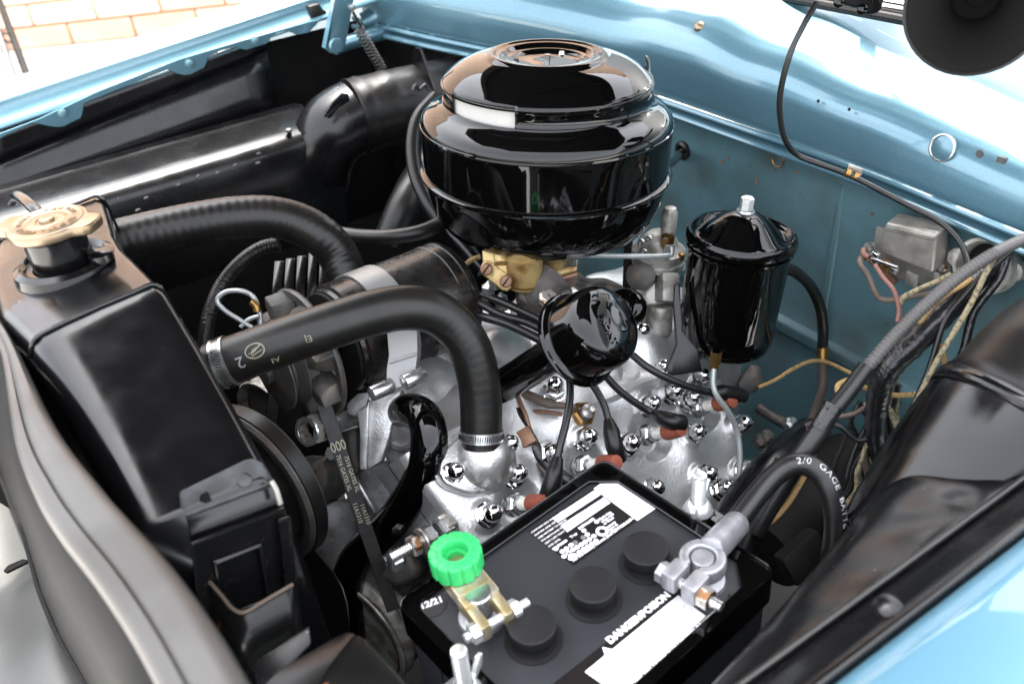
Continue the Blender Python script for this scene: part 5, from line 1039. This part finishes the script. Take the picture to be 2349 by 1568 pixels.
ear = PZ(1603, 1180, ZB); ob('frame_ear', MB().box(LB((ear-BC).dot(bu), (ear-BC).dot(bv)-.0, -.004), bu, bv, Z3, .034, .03, .003), M['gloss'], hf_, bevel=.001)
ear2 = PZ(1075, 1568, ZB); 
ob('frame_ear', MB().box(LB(-L2_-.010, (ear2-BC).dot(bv), -.004), bu, bv, Z3, .034, .03, .003), M['gloss'], hf_, bevel=.001)
for i, (xb, yb, xt, yt, s, lab) in enumerate(((1601, 1168, 1604, 1092, .93, 'threaded hold down bolt with wing nut standing behind the battery'), (1072, 1566, 1090, 1500, 1.0, 'threaded hold down bolt with wing nut at the bottom front of the battery'))):
    b0 = PZ(xb, yb, ZB) if i == 0 else LB(-L2_-.012, (ear2-BC).dot(bv), 0)
    if i == 1: b0 = pd(1068, 1585, dep(b0))
    t = thing('wing_bolt', lab, 'wing nut', b0, 'battery hold down bolts')
    dirn = (pd(xt, yt, dep(b0)-.02)-b0); dirn = (Z3+ (bu*.02)).normalized()
    H = .040 if i == 0 else .046
    pr = [(.0062, -.03)]
    for k in range(16): pr += [(.0062, H*(k+.1)/16), (.0055, H*(k+.6)/16)]
    pr += [(.0058, H), (.004, H+.001), (0, H+.001)]
    ob('threaded_rod', MB().lathe(b0, dirn, pr, 20), M['zincw'], t, angle=50)
    ob('wing_hub', MB().lathe(b0, dirn, [(.013, 0), (.012, .003), (.009, .009), (.007, .010)], 24), M['zincw'], t)
    wd_ = (bu*.75+bv*.3).normalized()
    for sg in (-1, 1):
        c = b0+wd_*sg*.008+Z3*.002
        ob('wing', MB().prism([c, c+wd_*sg*.012+Z3*.006, c+wd_*sg*.015+Z3*.016, c+wd_*sg*.009+Z3*.017, c+wd_*sg*.002+Z3*.009], wd_.cross(Z3)*.004), M['zincw'], t, bevel=.0012)
# disconnect switch on the front terminal
ds = thing('battery_switch', 'gold terminal disconnect switch with a green plastic knob on the front battery post', 'battery switch', NP)
K1 = PZ(1043, 1262, ZB+.0465); sx = (V((NP.x, NP.y, 0))-V((K1.x, K1.y, 0))).normalized(); sy = Z3.cross(sx)
kz = ZB+.030; kb = V((K1.x, K1.y, kz))
ko = []
for k in range(96):
    a = 2*math.pi*k/96; lob = (12*a/(2*math.pi)) % 1; r = .0212-.0016*(1-sst(abs(lob-.5)/.17))
    ko.append(V((math.cos(a)*r, math.sin(a)*r, 0)))
km = MB(); ro = [km.ring([kb+p*s+Z3*h for p in ko]) for s, h in ((1, 0), (1, .0145), (.985, .0158), (.95, .0165))]
ri = [km.ring([kb+p.normalized()*r+Z3*h for p in ko]) for r, h in ((.0108, .0165), (.0102, .0158), (.0100, .008), (.0068, .0078), (.0066, .001))]
for a, b in zip(ro+ri, (ro+ri)[1:]): km.bridge(a, b)
ob('green_knob', km, M['green'], ds, angle=45)
arc('TURN ON - OFF - TURN TO CUT', .0135, .0036, 2.4, 2*math.pi/27, kb+Z3*.0166, Z3, sx, sy, M['green'], ds, 'knob_lettering', .0003)
ob('brass_core', MB().lathe(kb, Z3, [(.0068, -.004), (.0066, .003), (0, .0032)], 20), M['gold'], ds)
ob('switch_body', MB().box(kb+sx*.004-Z3*.006, sx, sy, Z3, .048, .030, .010), M['gold'], ds, bevel=.002)
ob('switch_body', MB().box(kb+sx*.002-Z3*.014, sx, sy, Z3, .040, .024, .012), M['gold'], ds, bevel=.002)
PN_ = V((NP.x, NP.y, ZB+.014))
ob('clamp_block', MB().box(kb*.45+V((PN_.x, PN_.y, kz))*.55-Z3*.0085, sx, sy, Z3, .042, .031, .012), M['gold'], ds, bevel=.0015)
cl = []
for a in range(-150, 151, 20):
    r = math.radians(a+180); cl.append((math.cos(r), math.sin(r)))
oo = [PN_+(sx*c+sy*s)*.0165 for c, s in cl]; ii = [PN_+(sx*c+sy*s)*.0098 for c, s in cl]
ob('clamp_ring', MB().prism(oo+ii[::-1], Z3*.010), M['gold'], ds, bevel=.0008, seg=1)
for sg in (-1, 1): ob('clamp_jaw', MB().box(PN_+sx*.017+sy*sg*.0105+Z3*.0035, sx, sy, Z3, .026, .0085, .015), M['gold'], ds, bevel=.0012)
cj = PN_+sx*.0235+Z3*.003
ob('clamp_bolt', MB().tube([cj-sy*.026, cj+sy*.03], .0038, 14, 1), M['zincw'], ds)
ob('bolt_head', MB().lathe(cj+sy*.0145, sy, [(.0085, 0), (.0085, .006), (.007, .0072), (0, .0072)], 6), M['zincw'], ds, angle=20)
ob('clamp_nut', MB().lathe(cj-sy*.0145, -sy, [(.0080, 0), (.0080, .0065)], 6), M['zincw'], ds, angle=20)
ob('post_top', MB().lathe(PN_+Z3*.010, Z3, [(.0112, -.004), (.0112, .003), (.0102, .0042), (0, .0044)], 32), M['zinc'], ds)
# ground stud through the switch
s0_ = pd(893, 1282, .765); s1_ = pd(1020, 1212, .80); sa_ = (s1_-s0_).normalized()
gs = thing('ground_stud', 'rust tinged stud with stacked hex nuts beside the green knob', 'stud', s0_)
pr = []
for k in range(14): pr += [(.0052, .004*k*.6), (.0046, .004*k*.6+.0012)]
ob('stud_thread', MB().lathe(s0_, sa_, [(0, -.001)]+pr+[(.005, .05), (0, .05)], 18), M['zinc'], gs, angle=50)
L5 = (s1_-s0_).length
for f, r, l, m in ((.36, .0098, .009, 'rustnut'), (.62, .0120, .010, 'zinc'), (.88, .0120, .013, 'zinc')):
    ob('hex_nut', MB().lathe(s0_+sa_*L5*f, sa_, [(0, 0), (r*.85, 0), (r, .0012), (r, l-.0012), (r*.85, l), (0, l)], 6, ref=Z3), M[m], gs, angle=20)
ob('washer', MB().lathe(s0_+sa_*L5*.56, sa_, [(0, 0), (.0125, 0), (.0125, .0018), (0, .0018)], 24), M['rustnut'], gs)
ob('cable_lug', MB().box(s0_+sa_*L5*1.08, sa_, Z3, sa_.cross(Z3), .012, .02, .018), M['rustnut'], gs, bevel=.002)
ob('stud_tip', MB().lathe(pd(900, 1290, .775), W3(-.8, .3, -.4), [(.009, -.008), (.009, 0), (.006, .003), (0, .003)], 6), M['zinc'], gs, angle=20)
# positive clamp and cable
pc = thing('cable_clamp', 'grey cast lead clamp gripping the rear battery post with a long cable barrel', 'clamp', PP)
pb0 = V((PP.x, PP.y, ZB+.012)); bar = (pd(1690, 1198, .735)-pd(1635, 1258, .715)); bx = V((bar.x, bar.y, bar.z)).normalized(); by_ = Z3.cross(V((bx.x, bx.y, 0)).normalized())
rg = []
jx = -V((bx.x, bx.y, 0)).normalized()
for a in range(-160, 161, 16):
    r = math.radians(a+180); rg.append((math.cos(r), math.sin(r)))
ob('clamp_ring', MB().prism([pb0+(jx*c+by_*s)*.0185 for c, s in rg]+[pb0+(jx*c+by_*s)*.0102 for c, s in rg][::-1], Z3*.0145), M['lead'], pc, bevel=.0025, seg=3)
for sg in (-1, 1): ob('clamp_jaw', MB().box(pb0+jx*.0235+by_*sg*.0092+Z3*.006, jx, by_, Z3, .022, .0135, .018), M['lead'], pc, bevel=.003, seg=2)
jb = pb0+jx*.026+Z3*.005
bd_ = by_ if by_.dot(W3(1, .5, 0)) > 0 else -by_
ob('clamp_bolt', MB().tube([jb-bd_*.022, jb+bd_*.034], .0042, 14, 1), M['zinc'], pc)
ob('bolt_head', MB().lathe(jb-bd_*.0155, -bd_, [(.0088, 0), (.0088, .006), (0, .0065)], 6), M['lead'], pc, angle=20)
ob('clamp_nut', MB().lathe(jb+bd_*.0158, bd_, [(.0085, 0), (.0085, .0085)], 6), M['rustnut'], pc, angle=20)
b0_, b1__ = pb0+Z3*.010+V((bx.x, bx.y, 0)).normalized()*.010, pd(1690, 1200, .735)
ob('cable_barrel', MB().tube([b0_, b0_+(b1__-b0_)*.35, b1__], [.0115, .0118, .0112], 24, 4), M['lead'], pc, bevel=.001)
CB = [(1672, 1222, .735), (1700, 1182, .742), (1740, 1130, .752), (1775, 1092, .757), (1812, 1068, .757), (1850, 1066, .755), (1884, 1088, .752), (1906, 1130, .750), (1916, 1180, .752), (1916, 1230, .758), (1905, 1290, .77)]
P6, L6 = along(CB, 8)
bcb = thing('battery_cable', 'thick black battery cable lettered 2/0 gage arching from the lead clamp', 'cable', pd(1850, 1066, .755))
CR = .0098
ob('cable_jacket', MB().tube(P6, CR, 24, 1), M['wire'], bcb)
text('cable_lettering', '2/0  GAGE  BATTERY  CABLE', .0078, P6[0], X3, Z3, M['white'], bcb, ext=.00005, fn=onhose(P6, L6, CR, .088, -.28, 1), space=1.12)
wire('starter_cable', 'dull black cable running down behind the arched battery cable', 'cable', [(1800, 1060, .80), (1770, 1110, .80), (1735, 1180, .80), (1705, 1250, .80), (1690, 1290, .80)], .0095, M['wire'])
# ------------------------------------------------------------------ regulator and wires on the firewall side
vr = thing('voltage_regulator', 'galvanised voltage regulator box with fuse clips on the blue firewall', 'regulator', PX(2080, 570, .80))
Rf = PX(2072, 568, .785); ry = V((0, -1, 0)); rz = V((.05, 0, 1)).normalized()
tl, tr, br, bl2 = [PX(x, y, .78) for x, y in ((2031, 511), (2149, 537), (2138, 629), (2011, 578))]
rbx = MB(); dpt = V((.022, 0, .006))
ob('cover', MB().prism([tl, tr, br, bl2], dpt), M['regul'], vr, bevel=.0035, seg=3)
ob('cover_step', MB().prism([tl+V((-.001, -.001, -.003)), tr+V((-.001, .001, -.003)), tr+V((-.001, .001, -.009)), tl+V((-.001, -.001, -.009))], V((.004, 0, 0))), M['regul'], vr, bevel=.001)
ob('base_plate', MB().prism([PX(x, y, .815) for x, y in ((1996, 590), (2010, 520), (2170, 540), (2180, 632), (2130, 655), (2060, 640))], V((.004, 0, 0))), M['regul'], vr, bevel=.001)
for x, y in ((2083, 622),): ob('base_tab', MB().box(PX(2092, 640, .782), Y3, Z3, X3, .014, .016, .003), M['regul'], vr, bevel=.0008)
for x, y in ((2008, 598), (2034, 603), (2034, 617), (2010, 584), (2052, 620)): ob('fuse_clip', MB().box(PX(x, y, .772), Y3+Z3*.2, Z3, X3, .008, .0055, .006), M['brass' if x in (2034,) else 'chrome'], vr, bevel=.0008)
ob('fuse', MB().tube([PX(2004, 594, .770), PX(2060, 614, .770)], .0022, 12, 1), M['chrome'], vr)
ob('terminal_strip', MB().box(PX(2026, 620, .785), Y3+Z3*.35, Z3, X3, .04, .006, .008), M['copper'], vr, bevel=.001)
for x, y in ((1994, 566), (1990, 588), (2152, 630), (2165, 612)): ob('terminal_screw', MB().lathe(PX(x, y, .80), V((-1, 0, .2)), [(.0055, -.004), (.0055, .003), (.004, .005), (0, .0055)], 12), M['rustnut'], vr)
ob('side_tab', MB().box(PX(2156, 634, .80), Y3-Z3*.1, Z3, X3, .028, .008, .005), M['regul'], vr, bevel=.001)
for nm, pts, r, m in (('brown_lead', [(1975, 588, .93), (1972, 604, .92), (1990, 630, .92), (2005, 665, .92), (2018, 684, .92), (2045, 688, .915), (2085, 680, .905), (2130, 672, .90), (2180, 655, .89)], .0030, 'brownw'), ('pink_lead', [(2006, 606, .92), (2025, 635, .915), (2048, 662, .91), (2058, 690, .91), (2062, 715, .91), (2058, 738, .91)], .0024, 'pinkw'), ('grey_lead', [(2182, 628, .89), (2150, 645, .895), (2110, 662, .90), (2075, 680, .905), (2066, 695, .91)], .0027, 'tanw'), ('red_lead', [(1990, 588, .925), (1980, 580, .925), (1982, 568, .925)], .0026, 'pinkw')):
    ob(nm, MB().tube([pd(*p) for p in pts], r, 10, 6), M[m], vr)
sc = thing('firewall_collar', 'round cast metal collar with bolted ears at the right end of the firewall', 'collar', PX(2262, 605, .81))
c_ = PX(2262, 608, .80); cax = V((-1, -.05, .25)).normalized()
ob('collar_ring', MB().lathe(c_, cax, [(.022, -.01), (.0225, .004), (.026, .010), (.0295, .010), (.031, .006), (.031, -.01)], 40), M['pump'], sc)
ob('collar_bore', MB().lathe(c_, cax, [(.0222, -.006), (0, -.006)], 28), M['chassis'], sc)
for x, y in ((2198, 590), (2325, 622)):
    p = PX(x, y, .805); ob('collar_ear', MB().tube([p+cax*-.012, p+cax*.004], .0105, 18, 1), M['pump'], sc, bevel=.002); ob('ear_bolt', MB().lathe(p+cax*.003, cax, [(.0062, 0), (.0062, .003), (0, .004)], 6), M['rustnut'], sc, angle=20)
wire('flexible_conduit', 'long grey spiral conduit crossing diagonally down from the right edge', 'conduit', [(2420, 520, .82), (2341, 552, .815), (2280, 582, .81), (2200, 634, .80), (2120, 702, .79), (2050, 772, .785), (1978, 855, .78)], .0058, M['wiregrey'], None,
     [('plain_sleeve', [(1988, 842, .778), (1940, 905, .775), (1892, 962, .772), (1885, 970, .772)], [.0078, .0078, .0080], M['wire']), ('tape_joint', [(1912, 930, .770), (1880, 985, .770)], [.0090, .0092], M['tape']), ('lower_sleeve', [(1888, 978, .772), (1850, 1030, .775), (1810, 1085, .78), (1770, 1150, .785), (1730, 1220, .79)], [.0092, .0094, .0094, .0092], M['wire'])], fn=lambda q: 1+(.10*math.sin(q*2*math.pi*62) if q > .33 else 0), n=90, seg=12)
wire('taped_loom', 'fat black taped wiring loom below the grey conduit with crinkled tape', 'harness', [(2290, 590, .85), (2255, 625, .845), (2205, 680, .84), (2150, 735, .84), (2095, 790, .84), (2045, 838, .845), (2022, 880, .855), (2012, 940, .87), (2010, 1000, .88), (2030, 1080, .9)], [.010, .0105, .0115, .0118, .0118, .0115, .011, .010], M['tape'], fn=lambda q: 1+.04*math.sin(q*140)+.03*math.sin(q*83))
G = 'cloth covered wires beside the near air hose'
wire('cloth_wire', 'straight tan cloth wire from the collar down beside the near air hose', 'wire', [(2292, 575, .83), (2262, 625, .825), (2225, 700, .82), (2180, 775, .82), (2140, 845, .82), (2100, 925, .82), (2050, 1010, .825), (1985, 1100, .83), (1930, 1170, .84)], .0027, M['tanw'], G)
wire('cloth_wire', 'yellow flecked wire curling above the black taped loom', 'wire', [(2227, 640, .835), (2205, 655, .832), (2170, 675, .83), (2140, 700, .83), (2122, 722, .832), (2110, 745, .84)], .0028, M['yelw'], G)
wire('cloth_wire', 'yellow flecked wire looping low under the taped loom to the dark side', 'wire', [(2145, 765, .87), (2160, 800, .87), (2168, 840, .87), (2155, 875, .87), (2125, 898, .87), (2085, 905, .87), (2040, 905, .87), (2000, 895, .87), (1970, 882, .868)], .0026, M['yelw'], G)
wire('cloth_wire', 'short tan wire end showing left of the black conduit sleeve', 'wire', [(2018, 822, .80), (1990, 845, .80), (1955, 868, .80), (1928, 880, .80), (1922, 892, .795), (1930, 905, .79)], .0030, M['yelw'], G)
wire('cloth_wire', 'frayed dark yellow wire running left behind the oil hose fitting', 'wire', [(1975, 868, .98), (1930, 845, 1.02), (1895, 830, 1.06), (1860, 828, 1.08), (1820, 845, 1.08), (1780, 870, 1.08), (1740, 888, 1.08)], .0024, M['yelw'], G)
wire('cloth_wire', 'orange tan wire dropping down beside the battery cable arch', 'wire', [(1925, 925, .79), (1902, 965, .79), (1888, 985, .80), (1868, 1035, .80), (1845, 1090, .80), (1810, 1150, .80), (1775, 1190, .80), (1758, 1200, .80)], .0028, M['yelw'], G)
G = 'thin black wires hanging beside the near air hose'
for lab, pts, r, m in (('thin black wire crossing from the collar towards the loom bottom', [(2320, 575, .83), (2262, 625, .83), (2200, 690, .83), (2165, 740, .83), (2130, 850, .835), (2085, 950, .84), (2020, 1060, .85)], .0030, 'wire'),
    ('black taped wire hanging nearest the finned hose clamp', [(2312, 580, .84), (2290, 640, .84), (2240, 705, .84), (2225, 745, .84), (2212, 800, .84), (2195, 840, .84)], .0042, 'tape'),
    ('thin brown wire bending left below the taped loom', [(2060, 860, .86), (2030, 900, .87), (1990, 930, .88), (1955, 950, .89), (1900, 960, .90), (1850, 975, .92)], .0028, 'brownw'),
    ('thin black wire sagging lowest under the taped loom', [(2060, 880, .87), (2050, 930, .88), (2020, 985, .88), (1970, 1010, .885), (1920, 975, .89), (1850, 985, .9)], .0028, 'wire'),
    ('dark brown wire loop deep beside the near duct', [(2100, 960, .90), (2060, 1030, .9), (2010, 1085, .9), (1985, 1130, .9), (2005, 1150, .9)], .0032, 'brownw'),
    ('thin black wire leaning right toward the near duct', [(2020, 905, .87), (2040, 970, .88), (2050, 1050, .89), (2030, 1110, .9)], .0030, 'wire'),
    ('tan wire falling from the loom towards the dark gap', [(2010, 910, .86), (2040, 940, .865), (2060, 985, .87), (2068, 1040, .88)], .0034, 'tanw')):
    wire('thin_wire', lab, 'wire', pts, r, M[m], G)
tg = thing('wire_tangle', 'tangle of thin dark wires in the shade between the loom and the near duct', 'wires', pd(2010, 1060, .92))
rg_ = random.Random(3)
for k in range(14):
    x0, y0 = rg_.uniform(1960, 2070), rg_.uniform(880, 960); x1, y1 = rg_.uniform(1900, 2080), rg_.uniform(1080, 1220)
    mx, my = (x0+x1)/2+rg_.uniform(-70, 60), (y0+y1)/2+rg_.uniform(-30, 40); d0 = rg_.uniform(.875, .93)
    ob('wire_strand', MB().tube([pd(x0, y0, d0), pd((x0+mx)/2+rg_.uniform(-20, 20), (y0+my)/2, d0+.006), pd(mx, my, d0+.01), pd((x1+mx)/2+rg_.uniform(-25, 25), (y1+my)/2, d0+.014), pd(x1, y1, d0+.02)], rg_.uniform(.0018, .0032), 8, 5), M[rg_.choice(['wire', 'wire', 'brownw', 'tanw', 'wiregrey'])], tg)
# dark linkage and odds and ends deep between engine and near duct
lk = thing('linkage', 'dark greasy linkage and small bolts deep behind the rear of the cylinder head', 'linkage', pd(1840, 1000, 1.08))
ob('link_bar', MB().tube([pd(1740, 935, 1.12), pd(1790, 965, 1.10), pd(1850, 990, 1.08), pd(1880, 1010, 1.07)], .007, 10, 4), M['darkmet'], lk)
ob('link_arm', MB().prism([pd(x, y, 1.10) for x, y in ((1720, 835), (1745, 840), (1752, 880), (1735, 900), (1700, 905), (1692, 880))], W3(0, 0, .01)), M['darkmet'], lk, bevel=.003)
for x, y in ((1815, 972), (1840, 1000), (1745, 1010), (1760, 1000)): ob('link_bolt', MB().lathe(pd(x, y, 1.06), W3(.3, -.5, -.8), [(.009, -.006), (.009, .003), (.006, .006), (0, .007)], 6), M['zinc' if x > 1800 else 'darkmet'], lk, angle=20)
ob('dark_tube', MB().tube([pd(1660, 1240, .95), pd(1720, 1140, .97), pd(1790, 1060, 1.0), pd(1860, 1000, 1.05)], .024, 16, 4), M['satin'], lk)
ob('dark_box', MB().box(pd(1850, 1150, 1.10), EX, EY, EZ, .12, .08, .12), M['chassis'], lk, bevel=.015)
ob('steering_box', MB().tube([pd(1760, 1270, .92), pd(1860, 1180, .95), pd(1960, 1060, 1.0)], .04, 20, 4), M['chassis'], lk)
ob('terminal_block', MB().box(pd(1840, 1275, .80), W3(.7, -.5, .2), W3(.4, .7, 0), W3(.2, 0, -1), .045, .03, .02), M['chassis'], lk, bevel=.004)
